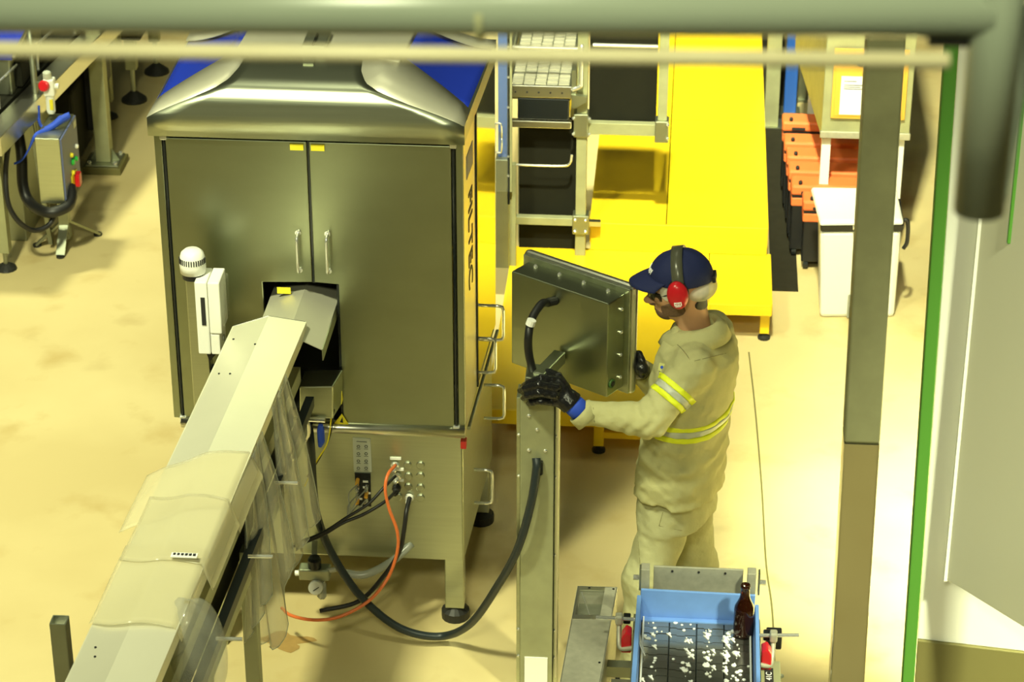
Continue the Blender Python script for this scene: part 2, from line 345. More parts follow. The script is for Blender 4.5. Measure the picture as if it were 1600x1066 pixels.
for xo, xi in ((hx1(HY1), rx1+.03), (HX0, rx0+.02)):   # rear hips
    g = []
    for i in range(9):
        t = i/8; z = HZ+(rz-HZ)*t**1.5+.01; x = xo+(xi-xo)*t; y = HY1-.1*t
        g.append([(x, y-.09, z-.002), (x, y, z)])
    MB().grid(g).build('hood_hip', 'hip', mc, smooth=True, solid=.004)
lt = MB().box(-1.395, -1.31, ry0+.05, ry0+.22, rz, rz+.03).build('latch', 'dull', mc, bevel=.004)
MB().tube([(-1.352, ry0+.05, rz+.035), (-1.352, ry0+.16, rz+.035)], .005, 8).build('latch_bolt', 'blackg', lt)
MB().box(-1.372, -1.335, ry0-.07, ry0+.05, rz-.01, rz+.010).build('latch_tongue', 'dull', lt)
# right side: lettered strip, gasket, mirror door, handles
def side(y0, y1, z0, z1, th, name, m, bevel=0):
    return MB().hexa([(SX(y0)-.01, y0, z0), (SX(y0)+th, y0, z0), (SX(y1)+th, y1, z0), (SX(y1)-.01, y1, z0)],
                     [(SX(y0)-.01, y0, z1), (SX(y0)+th, y0, z1), (SX(y1)+th, y1, z1), (SX(y1)-.01, y1, z1)]).build(name, m, mc, bevel=bevel)
sd = side(YF+.004, 8.43, .90, 2.05, .002, 'lettered_panel', 'bright')
side(8.43, 8.445, .90, 2.05, .008, 'side_gasket', 'blackg')
side(8.445, YB, .90, 2.05, .004, 'side_door', 'mirror', .003)
def sdp(y, z, o=.004): return V3((SX(y)+o, y, z))
MB().prism([sdp(8.21, 1.87, .002), sdp(8.36, 1.87, .002), sdp(8.36, 1.96, .002), sdp(8.21, 1.96, .002)], (.002, 0, 0)).build('logo_square', 'bluegrey', sd)
text('FILTEC', .135, sdp(8.29, 1.60, .003), (0, 0, -1), (.055, 1, 0), 'legend', sd)
for y, z, w in ((8.62, 1.08, .075), (8.50, 1.0, .06), (8.60, .74, .08), (8.32, .52, .07)):
    MB().tube([sdp(y, z+.075), sdp(y, z+.075)+V3((w-.02, 0, 0)), sdp(y, z+.07)+V3((w-.004, 0, 0)), sdp(y, z+.055)+V3((w, 0, 0)), sdp(y, z-.055)+V3((w, 0, 0)), sdp(y, z-.07)+V3((w-.004, 0, 0)), sdp(y, z-.075)+V3((w-.02, 0, 0)), sdp(y, z-.075)], .0065, 8).build('side_handle', 'chrome', mc, smooth=True)
MB().tube([sdp(YF+.02, .872, .01), sdp(YB, .872, .01)], .007, 8).build('side_seam_rod', 'dull', mc)
MB().box(XR-.018, XR+.004, YF-.015, YF+.02, .80, .835).build('catch', 'redd', mc, bevel=.003)
# front of the plinth: legend plate, connector block, ports, cables
yp = YF+.012
pl = MB().prism([W(551, 684, y=yp-.003), W(579, 686, y=yp-.003), W(581, 738, y=yp-.003), W(553, 737, y=yp-.003)], (0, .004, 0)).build('legend_plate', 'paintgrey', mc)
pl.data.materials[0] = mat('legend_grey', (.46, .48, .40), .5)
mb = MB()
for i in range(4):
    for j in range(2):
        c = W(560+j*12, 698+i*11.3, y=yp-.005); mb.tube([c+.0055*V3((math.cos(a), 0, math.sin(a))) for a in np.linspace(0, 2*math.pi, 9)], .0011, 4)
        mb.tube([c+V3((-.008, 0, -.011)), c+V3((.008, 0, -.011))], .0008, 4)
mb.tube([W(557, 690, y=yp-.005), W(573, 691, y=yp-.005)], .0011, 4); mb.build('legend_print', 'legend', pl)
cb = MB().prism([W(554, 739, y=yp-.004), W(579, 740, y=yp-.004), W(580, 792, y=yp-.004), W(557, 790, y=yp-.004)], (0, .006, 0)).build('connector_block', 'blackg', mc)
for i in range(4):
    for j in range(2):
        if (i, j) == (0, 1): continue
        c = W(559+j*14, 749+i*10, y=yp-.004); MB().tube([c, c+V3((0, -.028, -.008))], .0075, 8).build('connector', 'chrome' if (i+j) % 3 else 'orboard', cb)
for (px, py) in ((571, 753), (571, 762), (575, 771), (562, 780), (566, 793)):
    c = W(px, py, y=yp-.007); MB().box(c[0]-.01, c[0]+.01, c[1], c[1]+.003, c[2]-.004, c[2]+.004).build('connector_tag', 'white', cb)
for (px, py) in ((637, 727), (657, 727), (638, 744), (657, 744), (638, 761), (657, 762), (622, 776), (657, 778)):
    c = W(px, py, y=yp); MB().lathe(c+V3((0, .004, 0)), [(.0165, 0), (.0165, .008), (.013, .010)], 16, (0, -1, 0)).build('blank_port', 'steel', mc, smooth=False)
for (px, py) in ((618, 717), (622, 734), (622, 751)):
    c = W(px, py, y=yp-.004); MB().box(c[0]-.021, c[0]+.021, c[1], c[1]+.004, c[2]-.005, c[2]+.005).build('port_tag', 'white', mc)
for (px, py, m) in ((618, 726, 'chrome'), (621, 743, 'chrome'), (620, 762, 'black'), (640, 776, 'white')):
    c = W(px, py, y=yp); MB().lathe(c, [(.017, 0), (.017, .012), (.012, .014), (.010, .034), (.006, .04)], 14, (-.1, -1, -.35)).build('cable_gland', m, mc)
# sensor box hanging in the notch, warning triangle
b = MB().hexa([W(468, 652, y=7.985), W(520, 655, y=7.985), W(520, 655, y=7.985)+V3((.02, .13, 0)), W(468, 652, y=7.985)+V3((.0, .13, 0))],
              [W(468, 605, y=7.985), W(520, 604, y=7.985), W(520, 604, y=7.985)+V3((.02, .13, 0)), W(468, 605, y=7.985)+V3((.0, .13, 0))]).build('sensor_box', 'steel', mc, bevel=.004)
c = W(527, 620, y=8.05); MB().prism([c+V3((.016, -.02, -.02)), c+V3((.016, .02, -.02)), c+V3((.016, 0, .025))], (.003, 0, 0)).build('sensor_sticker', 'ystk', b)
MB().tube([W(474, 655, y=7.97), W(508, 657, y=7.97)], .009, 8).build('sensor_rod', 'chrome', b)
MB().tube(spline([W(478, 655, y=7.97), W(483, 668, y=7.97), W(480, 686, y=7.97), W(471, 688, y=7.97)], 5), .008, 8).build('hook', 'chrome', b)
vv = MB().tube([W(501, 664, y=7.98), W(501, 672, y=7.98), W(502, 690, y=7.98), W(500, 698, y=7.98)], [.009, .014, .014, .007], 10).build('blue_valve', 'bluecl', b)
tr = MB().prism([W(522, 662, y=YF-.02), W(545, 664, y=YF-.02), W(534, 647, y=YF-.02)], (0, .004, 0)).build('warning_triangle', 'ystk', mc)
MB().prism([W(531, 660, y=YF-.022), W(536, 661, y=YF-.022), W(535, 652, y=YF-.022)], (0, .002, 0)).build('warning_mark', 'legend', tr)
MB().tube(spline([W(522, 640, y=8.0), W(516, 680, y=8.02), W(500, 715, y=8.05), W(480, 745, y=8.05)], 6), .003, 6).build('thin_wire', 'legend', mc)
MB().tube(spline([W(519, 640, y=8.0), W(512, 690, y=8.02), W(494, 722, y=8.05), W(476, 760, y=8.05)], 6), .003, 6).build('thin_wire', 'ystk', mc)
# cables
ca = tag(MB().tube(spline([W(618, 727, y=yp-.04), W(606, 742, y=8.03), W(602, 765, y=8.0), W(608, 795, y=8.0), W(621, 832, y=8.0), W(620, 865, y=8.0), W(605, 905, y=7.97), W(575, 940, y=7.9), W(530, 964, y=7.85), W(490, 969, y=7.85), W(455, 962, y=7.9), W(440, 950, y=7.95)], 8), .0065, 8).build('signal_cable', 'orcab', smooth=True), 'orange signal cable looping down from the steel cabinet ports', 'cable')
for k, (pts, r, m, lab) in enumerate((
    ([W(640, 778, y=yp-.04), W(635, 800, y=8.05), W(631, 830, y=8.03), W(624, 862, y=8.03), W(600, 900, y=8.02), W(560, 940, y=8.0), W(500, 955, y=7.98)], .009, 'black', 'black cable dropping from the white gland on the steel plinth'),
    ([W(618, 744, y=yp-.05), W(600, 762, y=8.04), W(575, 788, y=8.0), W(540, 810, y=7.97), W(500, 835, y=7.95), W(452, 852, y=7.93)], .006, 'black', 'upper black cable running left from the plinth ports'),
    ([W(619, 768, y=yp-.05), W(600, 785, y=8.04), W(570, 803, y=8.0), W(535, 818, y=7.97), W(500, 838, y=7.95), W(450, 857, y=7.93)], .0065, 'black', 'lower black cable running left from the plinth ports'))):
    tag(MB().tube(spline(pts, 8), r, 8).build('power_cable', m, smooth=True), lab, 'cable')
for k in range(5):
    x0 = 559+(k % 2)*13; y0 = 757+k*8
    tag(MB().tube(spline([W(x0, y0, y=yp-.035), W(x0-14, y0+16, y=8.04), W(545-k*2, 805+k*2, y=8.0), W(515, 828, y=7.97), W(470, 848+k*1.5, y=7.93)], 8), .0028, 6).build('sensor_lead', 'paintgrey', smooth=True),
        ('highest', 'second highest', 'middle', 'second lowest', 'lowest')[k]+' thin grey sensor lead fanning out from the black connector block', 'cable', 'grey sensor leads')
# air regulator under the plinth, drain hose
ar = thing('air_regulator', 'air filter regulator with round gauge under the steel plinth', 'regulator', W(500, 950, y=8.0))
c = W(490, 893, y=8.06)
MB().box(c[0]-.055, c[0]+.065, c[1]-.025, c[1]+.03, c[2]-.028, c[2]+.02).build('body', 'dull', ar, bevel=.006)
MB().lathe(c+V3((.005, 0, .02)), [(.026, 0), (.026, .035), (.02, .045)], 14).build('knob', 'blackg', ar)
MB().tube([c+V3((-.07, -.01, -.005)), c+V3((-.02, -.01, 0))], .011, 10).build('inlet', 'white', ar)
MB().tube([c+V3((.05, -.01, .01)), c+V3((.09, -.01, .02))], .010, 10).build('outlet', 'galv', ar)
g = MB().lathe(c+V3((.012, -.03, -.05)), [(.028, 0), (.028, .018), (.025, .02)], 20, (0, -1, .25)).build('gauge', 'gauge', ar)
MB().tube([c+V3((.004, -.052, -.055)), c+V3((.026, -.052, -.038))], .0018, 5).build('gauge_needle', 'legend', g)
MB().lathe(c+V3((.03, -.01, -.115)), [(.012, 0), (.019, .012), (.019, .06), (.014, .08)], 14).build('bowl', 'clearhose', ar)
MB().tube(spline([c+V3((.11, 0, .0)), c+V3((.2, .0, -.005)), c+V3((.3, .05, .03)), c+V3((.37, .1, .08))], 6), .016, 10).build('drain_hose', 'clearhose', ar, smooth=True)
MB().bar(c+V3((.0, .02, .02)), c+V3((.0, .06, .10)), .02, .02).build('hanger', 'dull', ar)
# long black hose from the pedestal
hp = [(838, 716, 7.66), (838, 735, 7.64), (829, 790, 7.62), (808, 860, 7.63), (775, 920, 7.72), (738, 972, 7.86), (700, 993, 7.97), (655, 992, 7.96), (610, 973, 7.95), (560, 928, 7.96), (520, 868, 7.98), (498, 815, 7.99), (490, 770, 7.99), (486, 700, 7.97), (482, 660, 8.0)]
tag(MB().tube(spline([W(a, b, y=c) for a, b, c in hp], 8), .0155, 12).build('conduit_hose', 'hose', smooth=True), 'thick black conduit hose sagging from the pedestal to the cabinet', 'hose')
# ------------------------------------------------------------------ covered conveyor leaving the machine
cv = thing('covered_conveyor', 'conveyor under a long folded steel cover running out of the cabinet', 'conveyor', (-1.5, 6.8, 0))
fl_ = [W(365, 510, z=1.43), W(420, 494, z=1.465), W(477, 503, z=1.445)]     # far end, left / ridge / right
nr_ = [W(78, 1120, z=1.43), W(140, 1120, z=1.465), W(222, 1110, z=1.445)]    # near end beyond the frame
def cvp(i, t): return fl_[i]+(nr_[i]-fl_[i])*t
dz = V3((0, 0, -.004))
co = MB().hexa([cvp(0, 0)+dz, cvp(0, 1)+dz, cvp(1, 1)+dz, cvp(1, 0)+dz], [cvp(0, 0), cvp(0, 1), cvp(1, 1), cvp(1, 0)]).build('cover_left_leaf', 'cover', cv)
MB().hexa([cvp(1, 0)+dz, cvp(1, 1)+dz, cvp(2, 1)+dz, cvp(2, 0)+dz], [cvp(1, 0), cvp(1, 1), cvp(2, 1), cvp(2, 0)]).build('cover_right_leaf', 'cover', cv)
e = V3((.004, 0, 0)); dn = V3((0, 0, -.045))
MB().hexa([cvp(2, 0)+dn, cvp(2, 1)+dn, cvp(2, 1)+dn+e, cvp(2, 0)+dn+e], [cvp(2, 0), cvp(2, 1), cvp(2, 1)+e, cvp(2, 0)+e]).build('cover_flange', 'cover', cv)
MB().hexa([cvp(0, 0)+dn-e, cvp(0, 1)+dn-e, cvp(0, 1)+dn, cvp(0, 0)+dn], [cvp(0, 0)-e, cvp(0, 1)-e, cvp(0, 1), cvp(0, 0)]).build('cover_flange', 'cover', cv)
a, b_, c_ = cvp(0, 0), cvp(1, 0), cvp(2, 0); u_ = V3((0, .012, 0))
MB().add([a, b_, c_, a+u_+dz*3, b_+u_+dz*3, c_+u_+dz*3], [(0, 1, 4, 3), (1, 2, 5, 4)]).build('cover_end_lip', 'blackg', cv, solid=.003)
for k, (t, s) in enumerate(((.16, .25), (.17, .6), (.05, .2), (.09, .97), (.86, .35), (.88, .45))):
    p = cvp(0, t)+(cvp(1, t)-cvp(0, t))*s; MB().lathe(p, [(.004, 0), (.004, .003)], 8).build('rivet', 'blackg', cv)
# inner cover inside the notch
yi0, yi1 = 8.40, 7.80
g = [W(420, 470, y=YF), W(475, 455, y=YF), W(525, 478, y=YF)]
def ic(i, y): return V3((g[i][0]+.012*(y-YF), y, g[i][2]))
MB().hexa([ic(0, yi1)+dz, ic(1, yi1)+dz, ic(1, yi0)+dz, ic(0, yi0)+dz], [ic(0, yi1), ic(1, yi1), ic(1, yi0), ic(0, yi0)]).build('inner_cover_leaf', 'hip', cv)
MB().hexa([ic(1, yi1)+dz, ic(2, yi1)+dz, ic(2, yi0)+dz, ic(1, yi0)+dz], [ic(1, yi1), ic(2, yi1), ic(2, yi0), ic(1, yi0)]).build('inner_cover_leaf', 'hip', cv)
MB().hexa([ic(2, yi1)+dn, ic(2, yi1)+dn+e, ic(2, yi0)+dn+e, ic(2, yi0)+dn], [ic(2, yi1), ic(2, yi1)+e, ic(2, yi0)+e, ic(2, yi0)]).build('inner_cover_flange', 'steel', cv)
# body of the conveyor under the cover
def off(i, t, dx, z): p = cvp(i, t).copy(); p[0] += dx; p[2] = z; return p
for dx, z0, z1, m, nm in ((-.035, 1.20, 1.26, 'dull', 'side_rail'), (.01, 1.10, 1.14, 'hose', 'guide_rail'), (-.02, .98, 1.06, 'dull', 'lower_rail'), (-.19, 1.05, 1.24, 'dark', 'belt_box')):
    MB().hexa([off(2, 0, dx-.02, z0), off(2, 1, dx-.02, z0), off(2, 1, dx+.01, z0), off(2, 0, dx+.01, z0)], [off(2, 0, dx-.02, z1), off(2, 1, dx-.02, z1), off(2, 1, dx+.01, z1), off(2, 0, dx+.01, z1)]).build(nm, m, cv)
MB().hexa([off(0, 0, .03, 1.02), off(0, 1, .03, 1.02), off(2, 1, -.06, 1.02), off(2, 0, -.06, 1.02)], [off(0, 0, .03, 1.16), off(0, 1, .03, 1.16), off(2, 1, -.06, 1.16), off(2, 0, -.06, 1.16)]).build('conveyor_body', 'dark', cv)
for t in (.38, .82):
    for i, dx in ((0, .05), (2, -.04)):
        p = off(i, t, dx, 0); lg = MB().box(p[0]-.025, p[0]+.025, p[1]-.025, p[1]+.025, .04, 1.05).build('leg', 'dull', cv, bevel=.003)
        MB().lathe(p, [(.05, 0), (.05, .015), (.02, .03), (.02, .05)], 14).build('foot', 'foot', lg)
p, q = off(0, .82, .05, .35), off(2, .82, -.04, .35); MB().bar(p, q, .04, .04).build('cross_bar', 'dull', cv)
for px, py, t in ((447, 755, .32), (407, 870, .52), (358, 999, .74)):
    p = W(px, py, y=cvp(2, t)[1]+.02); MB().tube([p+V3((-.04, 0, 0)), p+V3((.04, 0, .002))], .006, 8).build('stand_off', 'chrome', cv)
# clear plastic: strips hanging from the right flange and film thrown over the cover
def drape(name, label, top, bot, m='clear', nu=14, nv=22, wav=.018, fr=3., grp=None):
    """sheet between a top edge polyline and a bottom edge polyline (world points), with soft folds"""
    t_, b_ = spline(top, 8), spline(bot, 8); g = []
    for j in range(nv+1):
        v = j/nv; row = []
        for i in range(nu+1):
            u = i/nu; a = t_[int(round(u*(len(t_)-1)))]; b = b_[int(round(u*(len(b_)-1)))]
            p = a+(b-a)*v; w = wav*min(1, v*2.5)
            row.append(p+V3((w*.5*math.sin(fr*6.28*u+v*2.1), w*math.cos(fr*6.28*u*1.0+1.7*v), .3*w*math.sin(9*v+4*u))))
        g.append(row)
    o_ = tag(MB().grid(g).build(name, m, smooth=True, solid=.0012), label, 'plastic sheet', grp)
    for ed in ([r[0] for r in g], [r[-1] for r in g], g[-1]): MB().tube(ed, .0014, 5).build('edge_glint', 'reflect', o_, smooth=True)  # pale tubes imitate the light caught along the sheet edges
    return o_
def yr(t): return cvp(2, t)[1]
def R_(t, dz_=-.01): return cvp(2, t)+V3((.006, 0, dz_))
drape('plastic_strip', 'uppermost clear plastic strip hanging below the folded cover by the sensor box', [R_(.16), R_(.20)], [W(496, 812, y=7.62), W(450, 853, y=7.55)], fr=1.6, wav=.03)
drape('plastic_strip', 'second clear plastic strip, twisted, hanging beside the conveyor cover', [R_(.21), R_(.26)], [W(478, 842, y=7.42), W(446, 905, y=7.40)], fr=2., wav=.03)
drape('plastic_strip', 'long clear plastic strip whose tip nearly reaches the rusty floor stain', [R_(.33), R_(.40)], [W(456, 878, y=7.18), W(437, 1000, y=7.12), W(396, 1003, y=7.05)], fr=2.3, wav=.03)
drape('plastic_strip', 'narrow clear plastic strip hanging closest to the middle stand-off', [R_(.36), R_(.46)], [W(421, 930, y=7.0), W(385, 1000, y=6.95)], fr=2.2, wav=.025)
# the bulging bag near the bottom of the frame
def bag():
    c = W(308, 1012, y=6.05); g = []
    for j in range(17):
        v = j/16*math.pi*.96+.06; row = []
        for i in range(21):
            a = i/20*2*math.pi; r = math.sin(v)**.8
            row.append(c+V3((r*.085*math.cos(a)-.02*math.cos(v), r*.10*math.sin(a), .16*math.cos(v)+.02*math.sin(3*a)*r)))
        g.append(row)
    return tag(MB().grid(g).build('plastic_bag', 'bag', smooth=True, solid=.001), 'bulging clear plastic bag caught under the near end of the cover', 'plastic sheet')
bag()
def film(t0, t1, s0, s1, lift, label, hang=.0, skew=0.):
    g = []
    n, m_ = 16, 22
    for j in range(n+1):
        t = t0+(t1-t0)*j/n; row = []
        for i in range(m_+1):
            s = s0+(s1-s0)*i/m_; tt = t+skew*(s-.5)+.004*math.sin(7*s)
            if s < 0: p = cvp(0, tt)+(cvp(1, tt)-cvp(0, tt))*0+V3((s*.30, -.02*s, s*.16))
            elif s <= .5: p = cvp(0, tt)+(cvp(1, tt)-cvp(0, tt))*(s*2)
            elif s <= 1: p = cvp(1, tt)+(cvp(2, tt)-cvp(1, tt))*(s*2-1)
            else: p = cvp(2, tt)+V3(((s-1)*.20, 0, -(s-1)*.55))
            row.append(p+V3((0, 0, lift+.0025*math.sin(5*s+30*t))))
        g.append(row)
    return tag(MB().grid(g).build('plastic_film', 'film', smooth=True, solid=.0012), label, 'plastic sheet')
film(.41, .56, -.22, 1.18, .008, 'cloudy plastic film folded over the conveyor cover, farther piece', skew=-.03)
film(.52, .68, -.02, 1.16, .014, 'cloudy plastic film over the conveyor cover carrying a small printed label', skew=.02)
film(.64, .82, -.04, 1.08, .010, 'cloudy plastic film over the conveyor cover, nearest to the bottom edge', skew=.02)
p = W(288, 868, z=1.482)
lb = tag(MB().obox(p, (.985, .05, -.03), (0, 1, 0), (0, 0, 1), .04, .012, .0015).build('printed_label', 'paper'), 'small white printed label stuck on the cloudy film', 'label')
for k in range(6): MB().obox(p+V3((-.03+.012*k, .002, .002)), (1, .05, -.03), (0, 1, 0), (0, 0, 1), .004, .006, .0008).build('print_mark', 'legend', lb)
# square tube stub, lower left
p = W(92, 1062, y=5.95); q = W(90, 975, y=5.95)
st = thing('square_tube', 'open-topped dark square steel tube standing left of the cover', 'post', (q[0], 5.97, 0))
w = .022
for sx, sy, ax in ((-1, 0, 0), (1, 0, 0), (0, -1, 1), (0, 1, 1)):
    x, y = q[0]+sx*w, 5.97+sy*w
    MB().box(x-(.002 if ax == 0 else w), x+(.002 if ax == 0 else w), y-(.002 if ax == 1 else w), y+(.002 if ax == 1 else w), 0, q[2]).build('tube_wall', 'dull', st)
MB().box(q[0]-w, q[0]+w, 5.97-w, 5.97+w, q[2]-.03, q[2]-.026).build('plug', 'bright', st)
# ------------------------------------------------------------------ beacon post
bp_ = thing('beacon_post', 'white beacon and switch box on a steel post beside the cover', 'beacon', (-1.735, 7.92, 0))
MB().box(-1.765, -1.695, 7.925, 7.985, 0, 1.585).build('post', 'steel', bp_, bevel=.004)
c = V3((-1.735, 7.93, 1.585))
MB().lathe(c, [(.040, 0), (.040, .022)], 24).build('beacon_base', 'black', bp_)
dm = MB().lathe(c+V3((0, 0, .022)), [(.046, 0), (.047, .03), (.046, .055), (.040, .075), (.028, .086), (.0, .090)], 28).build('beacon_dome', 'white', bp_, smooth=True)
for k in range(16):
    a = math.pi*(1.05+.9*k/15); d = V3((math.cos(a), math.sin(a), 0)); MB().obox(c+d*.0465+V3((0, 0, .072)), np.cross(d, (0, 0, 1)), d, (0, 0, 1), .0018, .002, .010).build('beacon_slot', 'legend', dm)
x0, x1 = -1.72, -1.63
bx = MB().box(x0, x0+.045, 7.86, 7.98, 1.31, 1.60).build('switch_box', 'white', bp_, bevel=.005)
MB().box(x0+.047, x1, 7.858, 7.982, 1.395, 1.60).build('box_lid', 'white', bx, bevel=.005)
MB().box(x0+.047, x1-.01, 7.862, 7.978, 1.31, 1.392).build('box_cover', 'white', bx, bevel=.004)
MB().box(x1, x1+.012, 7.868, 7.972, 1.42, 1.585).build('box_window', 'acryl', bx, bevel=.004)
MB().box(x0+.02, x0+.035, 7.857, 7.86, 1.43, 1.54).build('box_slot', 'legend', bx)
MB().lathe((x1-.01, 7.92, 1.35), [(.012, 0), (.012, .006)], 12, (1, 0, 0)).build('box_lock', 'paintgrey', bx)
MB().bar((-1.70, 7.95, 1.20), (-1.62, 7.95, 1.20), .03, .03).build('bracket', 'black', bp_)
MB().prism([(-1.705, 7.9, 1.31), (-1.65, 7.9, 1.31), (-1.69, 7.9, 1.26)], (0, .05, 0)).build('gusset', 'black', bp_)
# ------------------------------------------------------------------ operator panel on pedestal
op = thing('operator_panel', 'steel operator panel swivelled on a slim pedestal in front of the worker', 'control panel', (-.485, 7.73, 0))
MB().box(-.548, -.428, 7.67, 7.79, 0, 1.285).build('pedestal', 'wbright', op, bevel=.004)
for xa, xb in ((-.563, -.549), (-.427, -.413)): MB().box(xa, xb, 7.70, 7.80, 0, 1.27).build('pedestal_flange', 'steel', op, bevel=.002)
MB().box(-.418, -.412, 7.668, 7.70, .1, 1.262).build('pedestal_edge', 'bright', op)
for z in (.17, .29, .62, .95, 1.12):
    for x in (-.555, -.420): MB().lathe((x, 7.70, z), [(.006, 0), (.006, .004), (.003, .007)], 10, (0, -1, 0)).build('screw', 'chrome', op)
for x, z in ((-.517, 1.215), (-.488, 1.16), (-.517, 1.075), (-.459, 1.075)): MB().lathe((x, 7.67, z), [(.0075, 0), (.0075, .002), (.004, .006)], 10, (0, -1, 0)).build('screw', 'chrome', op)
MB().tube([(-.485, 7.664, 1.035), (-.485, 7.664, .985)], .019, 16).build('cable_slot', 'blackg', op)
MB().box(-.530, -.445, 7.666, 7.671, .0, .188).build('data_plate', 'paper', op)
# swivel bracket
MB().box(-.53, -.43, 7.69, 7.78, 1.285, 1.31).build('swivel_base', 'blackg', op, bevel=.004)
MB().hexa([(-.54, 7.66, 1.31), (-.46, 7.64, 1.31), (-.45, 7.75, 1.31), (-.53, 7.77, 1.31)], [(-.53, 7.66, 1.375), (-.45, 7.645, 1.375), (-.45, 7.75, 1.375), (-.53, 7.77, 1.375)]).build('swivel_clevis', 'steel', op, bevel=.003)
MB().bar((-.485, 7.68, 1.36), (-.42, 7.85, 1.36), .045, .045).build('swivel_arm', 'steel', op, bevel=.004)
# enclosure
TL, TR, BR, BL = V3((-.602, 7.98, 1.625)), V3((-.248, 7.75, 1.625)), V3((-.248, 7.75, 1.255)), V3((-.602, 7.98, 1.255))
eu = (TR-TL)/np.linalg.norm(TR-TL); en = V3((-eu[1], eu[0], 0)); ez = V3((0, 0, 1)); wd_ = np.linalg.norm(TR-TL)
if en[1] < 0: en = -en
oc = TL+eu*wd_/2; oc[2] = 1.44
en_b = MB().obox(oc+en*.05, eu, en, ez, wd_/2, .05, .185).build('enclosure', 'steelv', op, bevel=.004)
MB().obox(oc+en*.105, eu, en, ez, wd_/2+.022, .006, .207).build('rear_flange', 'steel', op, bevel=.002)
MB().obox(oc+en*.128, eu, en, ez, wd_/2+.03, .017, .215).build('front_bezel', 'bright', op, bevel=.012)
MB().obox(oc+en*.1462, eu, en, ez, wd_/2-.03, .001, .15).build('screen', 'blackg', op)
for k in range(4):
    p = TL+eu*(wd_*(.12+.25*k)); p[2] = 1.625; MB().lathe(p+en*.075, [(.008, 0), (.008, .006), (.004, .012)], 10).build('clamp_screw', 'chrome', op)
for k in range(4):
    p = TR+V3((0, 0, -.05-.09*k)); MB().lathe(p+en*.075, [(.007, 0), (.007, .005), (.003, .010)], 10, eu).build('clamp_screw', 'chrome', op)
p = TR+en*.028+V3((0, 0, -.325)); rg = MB().lathe(p, [(.017, 0), (.017, .005), (.013, .006)], 18, eu).build('port_ring', 'dgreen', op); MB().lathe(p+eu*.006, [(.011, 0), (.011, .001)], 16, eu).build('port_hole', 'blackg', rg)
_d = W(868, 470, y=9)-CP; gl = CP+_d*(((oc-CP)@en)/(_d@en))
MB().tube([gl, gl-en*.03+V3((-.012, 0, .004))], .016, 12).build('cable_gland', 'black', op)
hs = [gl-en*.03+V3((-.012, 0, .004)), W(846, 475, y=7.80), W(832, 496, y=7.75), W(826, 522, y=7.70), W(826, 550, y=7.70), W(832, 578, y=7.71), W(838, 598, y=7.72)]
MB().tube(spline(hs, 8), .0145, 12).build('panel_hose', 'black', op, smooth=True)
p = W(831, 500, y=7.708); MB().tube([p, p+V3((-.006, -.001, -.02))], .0165, 12).build('hose_tag', 'paper', op)
# ------------------------------------------------------------------ bottle conveyor, foreground
bc = thing('bottle_conveyor', 'chain conveyor with light blue plastic side walls in the foreground', 'conveyor', (.09, 6.3, 0))
ZB = 1.0; X0, X1, YE = -.086, .262, 6.755
lk = MB()
w2, p2 = .0412, .0175
out = [(-w2, -p2), (-.02, -p2), (-.02, -p2-.005), (.006, -p2-.005), (.006, -p2), (w2, -p2), (w2, p2), (.006, p2), (.006, p2-.005), (-.02, p2-.005), (-.02, p2), (-w2, p2)]
lk.prism([(x, y, -.005) for x, y in out], (0, 0, .005)); lkm = local_mesh(lk, 'chain_link', 'link')
for c in range(4):
    x = X0+.0435+c*.0872
    for r in range(14):
        piece('chain_link', lkm, bc, (x, YE-.02-r*.0381-.004*(c % 2), ZB+.0008*math.sin(r*2.3+c)))
MB().box(X0, X1, 6.15, YE, ZB-.06, ZB-.007).build('wear_bed', 'dull', bc)
for c in range(1, 4): MB().box(X0+c*.0872-.0015, X0+c*.0872+.0015, 6.15, YE, ZB-.012, ZB-.001).build('chain_gap', 'blackg', bc)
# blue walls
MB().hexa([(X0-.014, YE+.008, ZB-.01), (X1+.006, YE+.008, ZB-.01), (X1+.010, YE+.02, ZB-.01), (X0-.014, YE+.02, ZB-.01)],
          [(X0-.008, YE+.012, 1.105), (X1+.010, YE+.012, 1.10), (X1+.010, YE+.022, 1.10), (X0-.008, YE+.022, 1.105)]).build('end_wall', 'bluepl', bc, bevel=.002)
MB().box(X0-.006, X1+.004, YE-.012, YE+.008, ZB-.004, ZB+.006).build('end_wall_foot', 'bluepl', bc, bevel=.002)
MB().hexa([(X0-.016, 6.1, ZB-.03), (X0-.003, 6.1, ZB-.03), (X0-.003, YE+.004, ZB-.03), (X0-.016, YE+.004, ZB-.03)], [(X0-.026, 6.1, 1.075), (X0-.010, 6.1, 1.075), (X0-.006, YE+.004, 1.09), (X0-.020, YE+.004, 1.09)]).build('side_wall', 'bluepl', bc, bevel=.002)
MB().hexa([(X1+.003, 6.1, ZB-.03), (X1+.016, 6.1, ZB-.03), (X1+.016, YE+.0, ZB-.03), (X1+.003, YE+.0, ZB-.03)], [(X1+.008, 6.1, 1.07), (X1+.022, 6.1, 1.07), (X1+.022, YE, 1.075), (X1+.010, YE, 1.075)]).build('side_wall', 'bluepl', bc, bevel=.002)
MB().box(X0+.001, X0+.006, 6.1, YE, ZB-.002, ZB+.012).build('wear_strip', 'paper', bc)
MB().box(X1-.006, X1-.001, 6.1, YE, ZB-.002, ZB+.012).build('wear_strip', 'paper', bc)
MB().prism([(X0+.012, YE-.21, 1.004), (X0-.012, YE-.21, 1.06), (X0-.012, YE-.15, 1.06)], (.004, 0, 0)).build('torn_tape', 'paper', bc)
